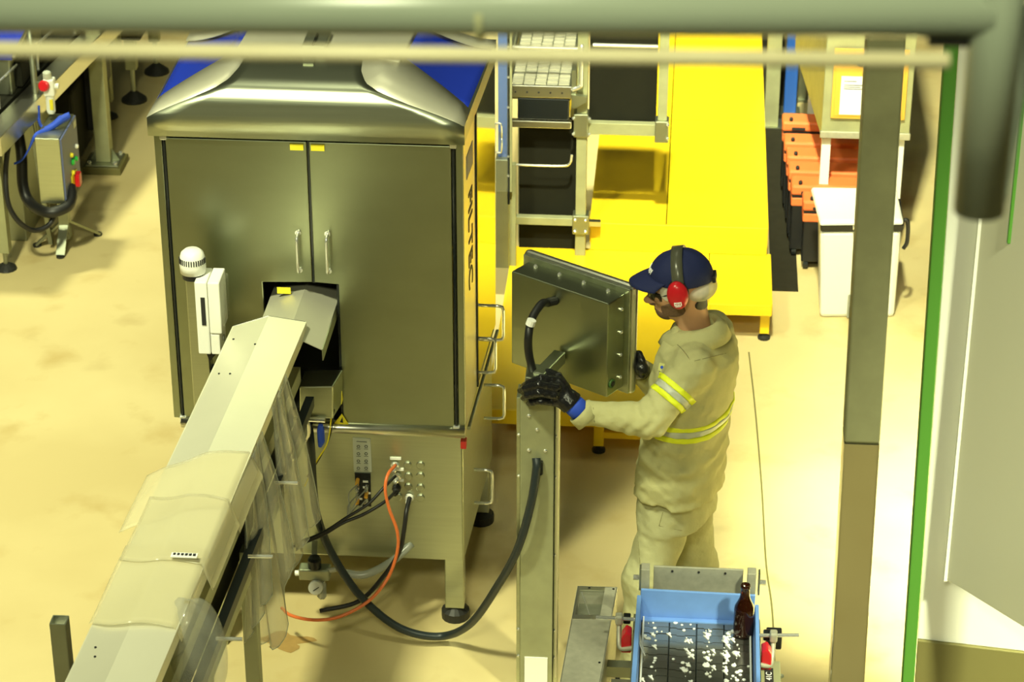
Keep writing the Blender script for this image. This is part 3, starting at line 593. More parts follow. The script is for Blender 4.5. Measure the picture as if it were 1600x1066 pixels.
# end frame behind the blue wall
MB().box(X0+.03, X1-.03, YE+.075, YE+.083, 1.06, 1.155).build('end_plate', 'galv', bc, bevel=.002)
for k in range(3): MB().lathe((X0+.09+.085*k, YE+.075, 1.14), [(.004, 0), (.004, .003)], 8, (0, -1, 0)).build('end_bolt', 'legend', bc)
MB().box(X0+.03, X1-.03, YE+.03, YE+.075, 1.0, 1.06).build('end_roller_box', 'blackg', bc)
for x in (X0-.004, X1-.012):
    MB().box(x-.006, x+.022, YE+.03, YE+.07, .9, 1.17).build('end_post', 'galv', bc, bevel=.002)
for x, d in ((X0-.012, -1), (X1+.02, 1)):
    MB().tube([(x, YE+.045, 1.13), (x+d*.022, YE+.045, 1.13)], .009, 8).build('end_bolt', 'chrome', bc); MB().box(x-.003, x+.003, YE+.03, YE+.06, 1.09, 1.17).build('end_washer', 'dull', bc)
# frame, legs
for x in (X0-.02, X1+.012): MB().box(x-.01, x+.018, 6.1, YE+.05, .84, .985).build('side_frame', 'dull', bc)
for x in (X0, X1):
    for y in (6.25, YE-.05):
        lg = MB().box(x-.025, x+.025, y-.025, y+.025, .04, .86).build('leg', 'dull', bc, bevel=.003); MB().lathe((x, y, 0), [(.05, 0), (.05, .015), (.02, .03), (.02, .05)], 14).build('foot', 'foot', lg)
# clamps with rods and red holders
for s, x, y, dx in ((-1, X0-.02, YE-.03, -.055), (1, X1+.02, YE-.09, .05)):
    cl = MB().box(x+dx-.012, x+dx+.012, y-.016, y+.016, 1.0, 1.035).build('clamp', 'galv', bc, bevel=.006)
    MB().tube([(x+s*.005, y, 1.018), (x+s*.13, y+.004*s, 1.022)], .0065, 10).build('clamp_rod', 'chrome', cl)
    MB().tube(spline([(x+dx, y, 1.0), (x+dx-.002*s, y-.03, .96), (x+dx-.01*s, y-.06, .945), (x, y-.075, .96)], 6), .008, 8).build('clamp_arm', 'galv', cl, smooth=True)
    MB().prism([(x+s*.012, y-.015, .93), (x+s*.045, y-.015, .93), (x+s*.045, y-.015, .985), (x+s*.03, y-.015, 1.01), (x+s*.012, y-.015, 1.0)], (0, -.05, 0)).build('red_holder', 'red', cl, bevel=.005)
    MB().box(x+s*.03-.012, x+s*.03+.012, y+.01, y+.035, .99, 1.02).build('clamp_knob', 'blackg', cl, bevel=.004)
# right hand gear box with plate
gb = MB().box(X1+.03, X1+.095, 6.1, YE-.10, .80, .93).build('drive_cover', 'wbright', bc, bevel=.003)
MB().box(X1+.05, X1+.10, YE-.04, YE+.01, .93, .985).build('drive_motor', 'black', bc, bevel=.005)
for k in range(4): MB().lathe((X1+.095, YE-.14-.07*k, .90), [(.008, 0), (.008, .006), (.004, .012)], 8, (1, 0, 0)).build('drive_bolt', 'dull', gb)
pt = MB().box(X1+.045, X1+.072, YE-.235, YE-.145, .93, .933).build('number_plate', 'legend', gb)
text('41C', .026, (X1+.0585, YE-.19, .9335), (0, 1, 0), (-1, 0, 0), 'paper', pt, depth=.0005)
# left steel guard with window
a = [W(903, 916, z=.95), W(964, 918, z=.95), W(934, 1085, z=.95), W(872, 1085, z=.95)]
dn_ = V3((0, 0, -.03))
gd = thing('conveyor_guard', 'worn sheet steel guard with a square window left of the blue conveyor', 'guard', (a[0][0], 6.6, 0))
pnt = lambda u, v: (a[0]*(1-u)+a[1]*u)*(1-v)+(a[3]*(1-u)+a[2]*u)*v
def quad(u0, u1, v0, v1, z0, z1, nm, m, par=gd):
    q = [pnt(u0, v1), pnt(u1, v1), pnt(u1, v0), pnt(u0, v0)]
    return MB().hexa([p+V3((0, 0, z0)) for p in q], [p+V3((0, 0, z1)) for p in q]).build(nm, m, par)
quad(0, .06, 0, .31, -.004, 0, 'window_frame', 'bright'); quad(.70, 1, 0, .31, -.004, 0, 'sheet_panel', 'galv')
quad(.06, .70, 0, .035, -.004, 0, 'window_frame', 'bright'); quad(.06, .70, .275, .31, -.004, 0, 'window_frame', 'bright')
quad(.06, .70, .035, .275, -.008, -.005, 'window_pane', 'acryl'); quad(.06, .70, .035, .275, -.06, -.055, 'well', 'dull')
quad(0, 1, .315, 1, -.004, 0, 'sheet_panel', 'galv')
MB().tube([pnt(.12, .05)+V3((0, 0, -.003)), pnt(.5, .32)+V3((0, 0, -.003))], .002, 6).build('window_wire', 'chrome', gd)
for u, v in ((.3, .017), (.92, .02), (.62, .29), (.9, .72)): MB().lathe(pnt(u, v), [(.004, 0), (.004, .002)], 8).build('rivet', 'blackg', gd)
for q0, q1, nm in (((0, 0), (0, 1), 'guard_side'), ((1, 0), (1, 1), 'guard_side'), ((0, 0), (1, 0), 'guard_back')):
    p, q = pnt(*q0), pnt(*q1); MB().add([p, q, V3((q[0], q[1], .45)), V3((p[0], p[1], .45))], [(0, 1, 2, 3)]).build(nm, 'galv', gd, solid=.003)
for u, v in ((.1, .08), (.9, .08)):
    p = pnt(u, v); MB().box(p[0]-.015, p[0]+.015, p[1]-.015, p[1]+.015, 0, .46).build('leg', 'dull', gd)
MB().box(a[1][0]+.0, X0-.03, 6.52, 6.56, .86, .90).build('tie_bar', 'dull', gd)
MB().box(a[1][0]-.05, X0-.03, 6.68, 6.72, .82, .86).build('tie_bar', 'dull', gd)
# foam on the chain: uncountable
mb = MB(); n = 0
for _ in range(190):
    c = rng.choice([.10, .42, .60, .78, .88], p=[.12, .2, .25, .3, .13]) if rng.random() < .85 else rng.random()
    x = X0+.348*min(max(c+rng.normal(0, .025), .03), .97); y = YE-.01-rng.random()*.5
    r = abs(rng.normal(0, .003))+.0014
    mb.lathe((x, y, ZB), [(r*1.3, 0), (r*1.2, .0015), (r*.7, .003), (0, .0035)], 7)
    if rng.random() < .3: mb.tube([(x-.01, y, ZB+.001), (x, y-.008, ZB+.001), (x+.006, y-.02, ZB+.001)], [.002, .004, .002], 6)
fo = tag(mb.build('foam_droplets', 'foam', smooth=True), 'white foam splashes and droplets on the conveyor chain', 'foam'); fo['kind'] = 'stuff'
# bottle
bt = thing('beer_bottle', 'brown glass long-neck bottle standing at the end of the chain', 'bottle', (.236, 6.69, ZB+.002))
bb = V3((.236, 6.69, ZB+.002))
MB().lathe(bb, [(r*1.05, h*.83) for r, h in [(.026, 0), (.0305, .004), (.0308, .02), (.0308, .118), (.029, .132), (.022, .15), (.0165, .168), (.0142, .185), (.0135, .205), (.0138, .214), (.0150, .215), (.0152, .224), (.0138, .226), (.0138, .229), (.0105, .229), (.0105, .2)]], 28).build('glass', 'amber', bt, smooth=True)
MB().lathe(bb+V3((0, 0, .004)), [(.028, 0), (.029, .003), (.029, .095), (.021, .115), (.014, .128)], 24).build('contents', 'beer', bt, smooth=True)
# ------------------------------------------------------------------ yellow platforms
ZS = .21
sp_ = thing('step_platform', 'low yellow tread-plate step platform behind the operator panel', 'platform', (-.3, 10.4, 0))
MB().box(-.83, .13, 9.48, 11.10, ZS-.012, ZS).build('deck_plate', 'tread', sp_)
MB().box(.134, .425, 10.555, 11.10, ZS-.012, ZS).build('deck_plate', 'yellow', sp_)
MB().box(-.83, .13, 9.47, 9.485, ZS-.07, ZS+.001).build('front_lip', 'yellow', sp_, bevel=.003)
MB().box(.13, .427, 10.545, 10.56, ZS-.055, ZS+.001).build('front_lip', 'yellow', sp_, bevel=.003)
MB().box(.418, .43, 10.56, 11.1, ZS-.055, ZS+.001).build('side_lip', 'yellow', sp_)
MB().box(.122, .134, 9.48, 10.56, ZS-.07, ZS+.001).build('side_lip', 'yellow', sp_)
MB().box(-.83, -.82, 9.48, 11.1, ZS-.07, ZS+.001).build('side_lip', 'yellow', sp_)
for x, y in ((-.335, 9.51), (.40, 10.62), (.10, 9.52), (-.78, 10.2), (-.78, 11.0), (.40, 11.02), (-.2, 11.0)):
    lg = MB().box(x-.022, x+.022, y-.022, y+.022, .035, ZS-.01).build('leg', 'yellow', sp_, bevel=.002)
    MB().lathe((x, y, 0), [(.03, 0), (.03, .012), (.014, .02), (.014, .04)], 12).build('foot', 'foot', lg)
MB().box(-.335, .11, 9.50, 9.52, .07, .10).build('brace', 'yellow', sp_)
wk = thing('walkway_platform', 'long raised bright yellow walkway running away behind the worker', 'platform', (0, 13, 0))
ZU = .355
for i, (xa, xb, m) in enumerate(((-.45, -.085, 'tread'), (-.08, .41, 'yellow'))):
    ys = [11.10, 12.4, 13.7, 15.0, 16.3] if i else [11.10, 12.6, 14.1, 15.6]
    for y0, y1 in zip(ys[:-1], ys[1:]): MB().box(xa, xb, y0+.002, y1-.002, ZU-.01, ZU).build('deck_plate', m, wk)
MB().box(-.45, .41, 11.085, 11.10, ZS+.001, ZU+.001).build('riser', 'tread', wk, bevel=.003)
MB().box(.40, .412, 11.10, 16, ZU-.11, ZU+.001).build('side_lip', 'yellow', wk); MB().box(-.455, -.445, 11.10, 16, ZU-.11, ZU+.001).build('side_lip', 'yellow', wk)
for y in (11.2, 13, 15):
    for x in (-.40, .36): MB().box(x-.025, x+.025, y-.025, y+.025, 0, ZU-.01).build('leg', 'yellow', wk)
MB().box(-.44, .40, 11.12, 16, 0.02, .03).build('under_shade_sheet', 'dark', wk)  # dark sheet added under the deck to deepen the shade there
tag(MB().box(.44, .575, 11.12, 14.9, 0, .008).build('dark_floor_strip', 'mat', bevel=.002), 'flat dark strip between the walkway and the orange cases', 'mat')  # thin dark strip laid flat beside the walkway
# ------------------------------------------------------------------ frame and feed conveyor behind
fr = thing('tube_gantry', 'square steel tube gantry with clamped joints on the yellow step', 'gantry', (-.5, 11.05, ZS))
yf_ = 11.04
def vpost(px, w, z0, z1, m='wbright', nm='post'): x = W(px, 300, y=yf_)[0]; return MB().box(x-w, x+w, yf_-w, yf_+w, z0, z1).build(nm, m, fr, bevel=.003)
vpost(908, .025, ZS, 1.55)
MB().box(-.535, -.465, yf_-.04, yf_+.035, .84, .96).build('joint_clamp', 'dull', fr, bevel=.005)
MB().box(-.535, -.455, yf_-.04, yf_+.035, .33, .43).build('joint_clamp', 'dull', fr, bevel=.005)
MB().box(-.47, -.14, yf_-.02, yf_+.02, .85, .91).build('cross_tube', 'wbright', fr, bevel=.003)
MB().box(-.15, -.085, yf_-.04, yf_+.035, .825, .935).build('joint_clamp', 'dull', fr, bevel=.005)
MB().box(-.86, -.53, yf_-.02, yf_+.02, .365, .405).build('cross_tube', 'wbright', fr, bevel=.003)
MB().box(-.47, -.40, yf_-.015, yf_+.015, .365, .39).build('cross_stub', 'bright', fr)
x2 = W(1036, 150, y=yf_)[0]
MB().box(x2-.022, x2+.022, yf_-.02, yf_+.02, .93, 1.55).build('post', 'wbright', fr, bevel=.003)
for x, z in ((-.535, .94), (-.535, .86), (-.46, .94), (-.46, .86), (-.09, .92), (-.09, .85), (-.52, .41), (-.47, .41), (-.52, .35), (-.47, .35)):
    MB().lathe((x, yf_-.04, z), [(.008, 0), (.008, .008), (.004, .014)], 8, (0, -1, 0)).build('joint_bolt', 'chrome', fr)
MB().box(-.465, x2-.03, yf_+.03, yf_+.045, .90, 1.56).build('sheet_panel', 'dark', fr)
MB().tube([(-.45, yf_-.01, 1.30), (x2-.03, yf_-.01, 1.30)], .010, 8).build('hand_bar', 'chrome', fr)
fc = thing('feed_conveyor', 'feed conveyor with shiny slatted chain above a dark upright sheet', 'conveyor', (-.69, 11.3, ZS))
mb = MB()
for c in range(5):
    for r in range(40): mb.box(-.83+.055*c, -.83+.055*c+.050, 11.02+r*.026, 11.02+r*.026+.021, 1.085, 1.09+.003*((r+c) % 2))
st_ = mb.build('chain_links', 'hip', fc); st_['kind'] = 'stuff'
MB().box(-.84, -.55, 11.0, 12.1, 1.03, 1.083).build('chain_bed', 'dull', fc)
MB().box(-.85, -.545, 10.985, 11.0, 1.045, 1.105).build('end_plate', 'bright', fc, bevel=.003)
for k in range(5): MB().lathe((-.81+.055*k, 10.985, 1.072), [(.005, 0), (.005, .002)], 8, (0, -1, 0)).build('end_hole', 'legend', fc)
MB().box(-.545, -.525, 10.98, 12.1, 1.0, 1.19).build('side_rail', 'dull', fc); MB().box(-.865, -.85, 10.98, 12.1, 1.0, 1.14).build('side_rail', 'dull', fc)
MB().tube([(-.86, 11.05, 1.27), (-.51, 11.05, 1.27)], .009, 8).build('cross_rod', 'chrome', fc)
MB().tube(spline([(-.50, 10.98, 1.32), (-.50, 10.98, 1.14), (-.505, 10.98, 1.11), (-.545, 10.98, 1.09)], 5), .010, 8).build('bent_rod', 'chrome', fc, smooth=True)
MB().prism([(-.545, 10.97, 1.07), (-.47, 10.97, 1.06), (-.475, 10.97, 1.035), (-.53, 10.97, 1.0)], (0, .03, 0)).build('pivot_plate', 'dull', fc)
MB().box(-.80, -.555, 10.99, 11.2, .93, 1.04).build('drive_housing', 'blackg', fc, bevel=.006)
MB().box(-.86, -.545, 10.985, 11.02, .89, .925).build('lower_bar', 'bright', fc, bevel=.003)
MB().box(-.80, -.52, 11.09, 11.105, ZS, .9).build('sheet_panel', 'dark', fc)  # plain dark upright sheet below the chain bed
MB().tube(spline([(-.85, 10.98, .70), (-.60, 10.98, .70), (-.55, 10.98, .715), (-.54, 10.98, .76)], 5), .006, 6).build('guide_wire', 'chrome', fc)
for y in (11.6, 12.0): MB().box(-.84, -.80, y-.02, y+.02, 0, 1.03).build('leg', 'dull', fc); MB().box(-.58, -.54, y-.02, y+.02, 0, 1.03).build('leg', 'dull', fc)
# clear swing guard with blue post right of the machine
gt = thing('guard_tower', 'dark steel guard column with blue post and clear handled door', 'guard', (-.86, 10.88, ZS))
MB().box(-.895, -.83, 10.85, 10.93, ZS, .78).build('column', 'dull', gt, bevel=.003)
MB().box(-.83, -.80, 10.88, 10.92, ZS, .74).build('column_face', 'wbright', gt)
xb = W(786, 100, y=10.9)[0]
MB().box(xb-.022, xb+.022, 10.88, 10.93, .78, 1.60).build('blue_post', 'bluepost', gt, bevel=.003)
MB().box(xb+.024, xb+.034, 10.85, 10.93, .55, 1.60).build('door_edge', 'blackg', gt)
MB().box(xb-.085, xb+.03, 10.845, 10.855, .62, 1.60).build('clear_door', 'acryl', gt)
MB().box(xb+.036, xb+.046, 10.84, 10.86, .62, 1.60).build('door_stile', 'wbright', gt)
MB().tube([V3((xb-.017, 10.83, 0))+V3((.017*math.cos(t)*1.0, 0, .90+.075*math.copysign(min(1, abs(math.sin(t)*1.6)), math.sin(t)))) for t in np.linspace(0, 2*math.pi, 25)], .0045, 6).build('door_handle', 'chrome', gt, smooth=True)
for z in (.70, .8, 1.05, 1.2, 1.35): MB().lathe((xb+.028, 10.85, z), [(.006, 0), (.006, .006)], 8, (0, -1, 0)).build('stud', 'chrome', gt)
# second mirror panel / rear cabinet seen past the machine side
# ------------------------------------------------------------------ right background: cases, cabinet, bin
def case(x0, x1, y0, dep, h, label):
    t = thing('orange_case', label, 'case', ((x0+x1)/2, y0+dep/2, 0), 'orange wheeled cases')
    MB().box(x0+.008, x1-.008, y0+.006, y0+dep-.006, .045, h-.105).build('lower_body', 'black', t, bevel=.006)
    tp = MB().box(x0, x1, y0, y0+dep, h-.055, h).build('lid', 'orange', t, bevel=.012)
    MB().box(x0+.002, x1-.002, y0+.002, y0+dep-.002, h-.115, h-.066).build('upper_band', 'orange', t, bevel=.008)
    MB().box(x0+.006, x1-.006, y0+.004, y0+dep-.004, h-.067, h-.054).build('seal', 'black', t)
    MB().box(x0+.05, x0+.12, y0-.004, y0+.004, h-.045, h-.030).build('lid_slot', 'legend', t)
    MB().lathe((x0+.045, y0+.02, h-.005), [(.010, 0), (.010, .018), (.006, .024)], 10).build('lid_knob', 'black', t)
    for x in (x0+.03, x1-.03): MB().lathe((x-.012, y0+.03, .027), [(.027, 0), (.027, .024)], 14, (1, 0, 0)).build('wheel', 'blackg', t)
labs = ['orange topped wheeled case nearest the white bin', 'second orange topped wheeled case counted from the white bin', 'third orange topped wheeled case counted from the white bin', 'fourth orange topped wheeled case counted from the white bin', 'fifth orange topped wheeled case counted from the white bin', 'farthest orange topped wheeled case, beside the blue post']
for k, (xa, ya, h) in enumerate(((.585, 11.36, .38), (.53, 11.50, .40), (.52, 11.68, .40), (.515, 11.86, .40), (.505, 12.04, .40), (.50, 12.26, .42))): case(xa, xa+.40, ya, .13, h, labs[k])
eb = thing('electrical_cabinet', 'grey electrical cabinet on cream legs carrying an orange notice board', 'cabinet', (.88, 12.0, 0))
MB().hexa([(.66, 11.5, .67), (1.09, 11.5, .67), (1.09, 12.65, .67), (.56, 12.65, .67)], [(.66, 11.5, 1.75), (1.09, 11.5, 1.75), (1.09, 12.65, 1.75), (.56, 12.65, 1.75)]).build('body', 'wbright', eb, bevel=.004)
MB().box(.655, 1.095, 11.49, 11.51, .665, .70).build('bottom_rail', 'galv', eb, bevel=.003)
for x, y in ((.69, 11.55), (1.05, 11.55), (1.05, 12.5), (.66, 12.5)): MB().box(x-.022, x+.022, y-.022, y+.022, 0, .67).build('leg', 'white', eb)
nb = MB().box(.70, 1.06, 11.482, 11.49, .775, 1.14).build('notice_board', 'orboard', eb, bevel=.003)
MB().box(.712, 1.048, 11.478, 11.483, .79, 1.04).build('notice_frame', 'orboard', nb, bevel=.002)
pp = MB().box(.74, .885, 11.475, 11.479, .80, 1.00).build('notice_sheet', 'paper', nb)
for k, (w, z) in enumerate(((.06, .975), (.10, .955), (.08, .945), (.095, .935))): MB().box(.755, .755+w, 11.4735, 11.4755, z-.0015, z+.0015).build('print_line', 'legend', nb)
MB().lathe((.83, 11.483, 1.075), [(.022, 0), (.022, .006)], 16, (0, -1, 0)).build('notice_knob', 'legend', nb)
bn = thing('waste_bin', 'white plastic pedal bin with closed lid and black rim band', 'bin', (.85, 10.95, 0))
MB().hexa([(.672, 10.85, .0), (1.03, 10.88, .0), (1.03, 11.13, .0), (.672, 11.10, .0)], [(.645, 10.83, .47), (1.03, 10.86, .47), (1.03, 11.15, .47), (.645, 11.12, .47)]).build('body', 'white', bn, bevel=.02)
MB().hexa([(.648, 10.825, .47), (1.035, 10.855, .47), (1.035, 11.15, .47), (.648, 11.12, .47)], [(.642, 10.82, .51), (1.04, 10.85, .51), (1.04, 11.15, .51), (.642, 11.12, .51)]).build('rim_band', 'black', bn, bevel=.008)
MB().hexa([(.638, 10.79, .515), (1.035, 10.82, .52), (1.02, 11.17, .53), (.605, 11.15, .53)], [(.642, 10.80, .54), (1.03, 10.83, .545), (1.015, 11.16, .56), (.61, 11.14, .56)]).build('lid', 'white', bn, bevel=.012)
MB().box(.795, .82, 10.80, 10.83, .497, .512).build('lid_catch', 'chrome', bn, bevel=.004)
MB().tube(spline([(1.035, 10.86, .53), (1.055, 10.86, .52), (1.06, 10.86, .42), (1.045, 10.86, .38)], 5), .010, 8).build('handle', 'black', bn, smooth=True)
MB().box(.80, .86, 10.843, 10.852, .01, .13).build('pedal_recess', 'paintgrey', bn)
MB().box(.81, .85, 10.81, 10.85, .02, .075).build('pedal', 'black', bn, bevel=.008)
for x in (.70, 1.0): MB().lathe((x-.01, 11.1, .012), [(.012, 0), (.012, .02)], 10, (1, 0, 0)).build('wheel', 'black', bn)
def tallpost(name, label, px, py, y, w, m, ztop=1.9, z0=0.):
    p = W(px, py, y=y); t = thing(name, label, 'post', (p[0], y, z0))
    MB().box(p[0]-w, p[0]+w, y-w, y+w, z0, ztop).build('shaft', m, t, bevel=.004); MB().box(p[0]-w*1.7, p[0]+w*1.7, y-w*1.7, y+w*1.7, z0, z0+.012).build('base_plate', 'dull', t); return t
tallpost('steel_column', 'brown-tinged steel column beside the far end of the yellow walkway', 1208, 120, 13.2, .04, 'wbright')
tallpost('blue_column', 'blue painted column behind the orange cases', 1237, 110, 13.4, .035, 'bluepost')
tallpost('steel_column', 'dark steel column between the blue column and the grey cabinet', 1252, 150, 13.6, .03, 'dull')
# polished post in front at the right
pa, pb = W(1380, 110, y=6.0), W(1322, 1066, y=6.0)
pst = thing('polished_post', 'tall polished steel square post standing in front of the white bin', 'post', (.52, 6.0, 0))
k = (pb-pa)/(pb[2]-pa[2])
top, bot = pa+k*(3.9-pa[2]), pa+k*(1.35-pa[2]); b0 = pa+k*(0-pa[2])
def sq(c, w): return [c+V3((-w, -w, 0)), c+V3((w, -w, 0)), c+V3((w, w, 0)), c+V3((-w, w, 0))]
mid = pa+k*(2.15-pa[2])
MB().hexa(sq(b0, .048), sq(mid, .048)).build('lower_shaft', 'mirror', pst, bevel=.004)
MB().hexa(sq(mid, .048), sq(top, .048)).build('upper_shaft', 'wbright', pst, bevel=.006)
MB().box(b0[0]-.1, b0[0]+.1, b0[1]-.1, b0[1]+.1, 0, .012).build('base_plate', 'dull', pst)
# green framed white machine at the far right
gm = thing('green_framed_machine', 'white enamelled machine with green corner frame at the right edge', 'machine', (1.2, 6.8, 0))
g0, g1 = W(1475, 100, y=6.6), W(1410, 1066, y=6.6); kk = (g1-g0)/(g1[2]-g0[2])
gb_, gt_ = g0+kk*(0-g0[2]), g0+kk*(3.4-g0[2])
def gq(c): return [c, c+V3((.036, -.008, 0)), c+V3((.036, .05, 0)), c+V3((0, .05, 0))]
MB().hexa(gq(gb_), gq(gt_)).build('corner_frame', 'green', gm, bevel=.003)
zo = 1.075; co_ = g0+kk*(zo-g0[2])+V3((.037, 0, 0)); cb_, ct_ = gb_+V3((.037, 0, 0)), gt_+V3((.037, 0, 0)); dx_ = V3((.75, -.10, 0)); dd = V3((.04, .35, 0))
MB().hexa([co_, co_+dx_, co_+dx_+dd, co_+dd], [ct_, ct_+dx_, ct_+dx_+dd, ct_+dd]).build('white_panel', 'whitewall', gm, bevel=.003)
lo_ = V3((0, -.01, 0))
MB().hexa([cb_+lo_, cb_+dx_+lo_, cb_+dx_+dd, cb_+dd], [co_+lo_, co_+dx_+lo_, co_+dx_+dd, co_+dd]).build('base_panel', 'olive', gm, bevel=.003)
hg = W(1478, 905, y=6.53); ht = W(1540, 234, y=6.53); dv = V3((.62, -.72, 0))
gd_ = MB().prism([hg, hg+dv*.55, V3(((hg+dv*.55)[0], (hg+dv*.55)[1], ht[2]+.5)), V3((hg[0], hg[1], ht[2]+.5))], (.012, .010, 0)).build('open_door', 'plate', gm, bevel=.003)
MB().prism([hg+V3((-.006, -.004, -.006)), hg+V3((.006, -.004, -.006)), V3((hg[0]+.006, hg[1]-.004, ht[2]+.5)), V3((hg[0]-.006, hg[1]-.004, ht[2]+.5))], (0, .02, 0)).build('door_edge', 'whitewall', gd_)
gx = W(1596, 220, y=6.45); MB().box(gx[0]-.012, gx[0]+.05, 6.44, 6.47, W(1596, 380, y=6.45)[2], 3.3).build('green_rail', 'green', gm, bevel=.003)
# guard rail right in front of the camera
yr_ = 2.5
gr_ = thing('guard_rail', 'blurred painted pipe guard rail crossing the top of the view', 'railing', (.2, yr_, 3.6))
p0, p1 = W(-400, 8, y=yr_), W(1552, 16, y=yr_)
MB().tube([p0, p1], .0285, 24).build('hand_rail', 'rail', gr_, smooth=True)
q0, q1 = W(-400, 72, y=2.25), W(1483, 95, y=2.25)
MB().tube([q0, q1], .0082, 14).build('mid_rail', 'railtan', gr_, smooth=True)
pc = W(1552, 90, y=yr_); pc0 = W(1548, 330, y=yr_)
MB().tube([V3((pc[0], yr_, pc0[2])), V3((pc[0], yr_, 4.95))], .0275, 22).build('post', 'rail', gr_, smooth=True)
a_ = W(1450, 63, y=yr_); MB().tube([a_, V3((pc[0], yr_, a_[2]))], .0065, 10).build('bolt', 'black', gr_)
a_ = W(751, 20, y=yr_); MB().tube([a_+V3((-.004, 0, 0)), a_+V3((.004, 0, 0))], .0295, 20).build('weld_seam', 'wbright', gr_, smooth=True)
bz = pc0[2]+.012
MB().tube([V3((pc[0]+.008, yr_, bz+.01)), V3((pc[0]+.10, yr_+.55, bz+.0))], .022, 22).build('stringer', 'rail', gr_, smooth=True)
MB().tube([W(1575, 120, y=2.9), W(1660, 120, y=2.9)], .006, 8).build('cable_stub', 'black', gr_)
# ------------------------------------------------------------------ left background
ps = thing('support_post', 'steel square post bolted to a raised base plate on the floor', 'post', (-3.145, 12.34, 0))
MB().box(-3.25, -3.04, 12.24, 12.45, 0, .04).build('base_block', 'olive', ps, bevel=.004)
MB().box(-3.235, -3.055, 12.255, 12.435, .04, .05).build('base_plate', 'dull', ps, bevel=.003)
MB().box(-3.185, -3.105, 12.30, 12.38, .05, 2.6).build('shaft', 'wbright', ps, bevel=.004)
for sx in (-1, 1):
    for sy in (-1, 1): MB().lathe((-3.145+sx*.07, 12.345+sy*.07, .05), [(.012, 0), (.012, .01), (.006, .018)], 8).build('bolt', 'chrome', ps)
    MB().prism([(-3.145+sx*.04, 12.34, .05), (-3.145+sx*.08, 12.34, .05), (-3.145+sx*.04, 12.34, .12)], (0, .008, 0)).build('gusset', 'dull', ps)
cbx = thing('control_box', 'steel control box with blue-grey button face on a splayed stand', 'control box', (-3.12, 11.3, 0))
B0, B1 = .335, .685
MB().box(-3.185, -3.062, 11.15, 11.47, B0, B1).build('box', 'steel', cbx, bevel=.004)
fc_ = MB().box(-3.062, -3.052, 11.155, 11.465, B0+.005, B1-.004).build('button_face', 'bluegrey', cbx, bevel=.003)
for y, z, m, r in ((11.30, .535, 'ystk', .012), (11.41, .535, 'white', .012), (11.32, .49, 'gbtn', .018), (11.38, .48, 'gbtn', .014), (11.30, .44, 'ystk', .012)):
    MB().lathe((-3.052, y, z), [(r, 0), (r, .008), (r*.7, .014)], 14, (1, 0, 0)).build('button', m, fc_)
MB().box(-3.052, -3.046, 11.27, 11.37, .35, .43).build('switch_plate', 'ystk', fc_)
MB().box(-3.046, -3.02, 11.31, 11.36, .355, .425).build('switch_knob', 'red', fc_, bevel=.006)
MB().prism([(-3.0515, 11.40, .63), (-3.0515, 11.45, .63), (-3.0515, 11.45, .665), (-3.0515, 11.40, .665)], (.001, 0, 0)).build('face_label', 'reflect', fc_)
MB().box(-3.15, -3.10, 11.32, 11.37, .06, B0).build('stem', 'dull', cbx)
for fx, fy in ((-3.28, 11.35), (-3.131, 11.23), (-3.0, 11.50)):
    MB().bar((-3.125, 11.345, .16), (fx, fy, .012), .045, .012).build('stand_leg', 'dull', cbx); MB().lathe((fx, fy, 0), [(.022, 0), (.022, .012)], 10).build('stand_foot', 'foot', cbx)
MB().bar((-3.20, 11.32, .03), (-3.24, 11.30, .75), .02, .02).build('brace_tube', 'dull', cbx)
# pipe with air filter
vp = thing('air_filter', 'white air filter regulator with red knob on a vertical pipe', 'regulator', (-3.2, 11.42, 0))
xv = W(52, 110, y=11.45)[0]
MB().tube([(xv, 11.45, 0.02), (xv, 11.45, 1.45)], .016, 12).build('pipe', 'dull', vp, smooth=True)
MB().box(xv-.03, xv+.03, 11.42, 11.48, .70, .73).build('pipe_clamp', 'wbright', vp)
c = W(77, 140, y=11.40)
MB().lathe(c+V3((-.005, 0, .06)), [(.021, 0), (.021, .03), (.017, .035)], 14).build('cap', 'reflect', vp)
MB().box(c[0]-.025, c[0]+.03, c[1]-.025, c[1]+.03, c[2]-.03, c[2]+.06).build('body', 'white', vp, bevel=.008)
MB().lathe(c+V3((-.015, -.025, .03)), [(.028, 0), (.028, .014), (.022, .018)], 16, (-.3, -1, .3)).build('red_knob', 'red', vp)
MB().lathe(c+V3((0, 0, -.125)), [(.018, 0), (.022, .01), (.022, .095)], 14).build('bowl', 'white', vp)
MB().box(c[0]+.001, c[0]+.018, c[1]-.0235, c[1]-.015, c[2]-.10, c[2]-.045).build('bowl_label', 'ystk', vp)
MB().tube([c+V3((.03, 0, .02)), c+V3((.05, 0, .02))], .014, 12).build('side_port', 'white', vp)
MB().tube([V3((xv, 11.45, c[2]+.02)), c+V3((-.02, .02, .02))], .008, 8).build('bracket', 'dull', vp)
tag(MB().tube(spline([W(60, 165, y=11.38), W(61, 188, y=11.36), W(68, 200, y=11.3), W(80, 195, y=11.3), W(95, 182, y=11.3)], 6), .008, 8).build('air_line', 'bluecl', smooth=True), 'blue air line hanging from the white air filter', 'hose')
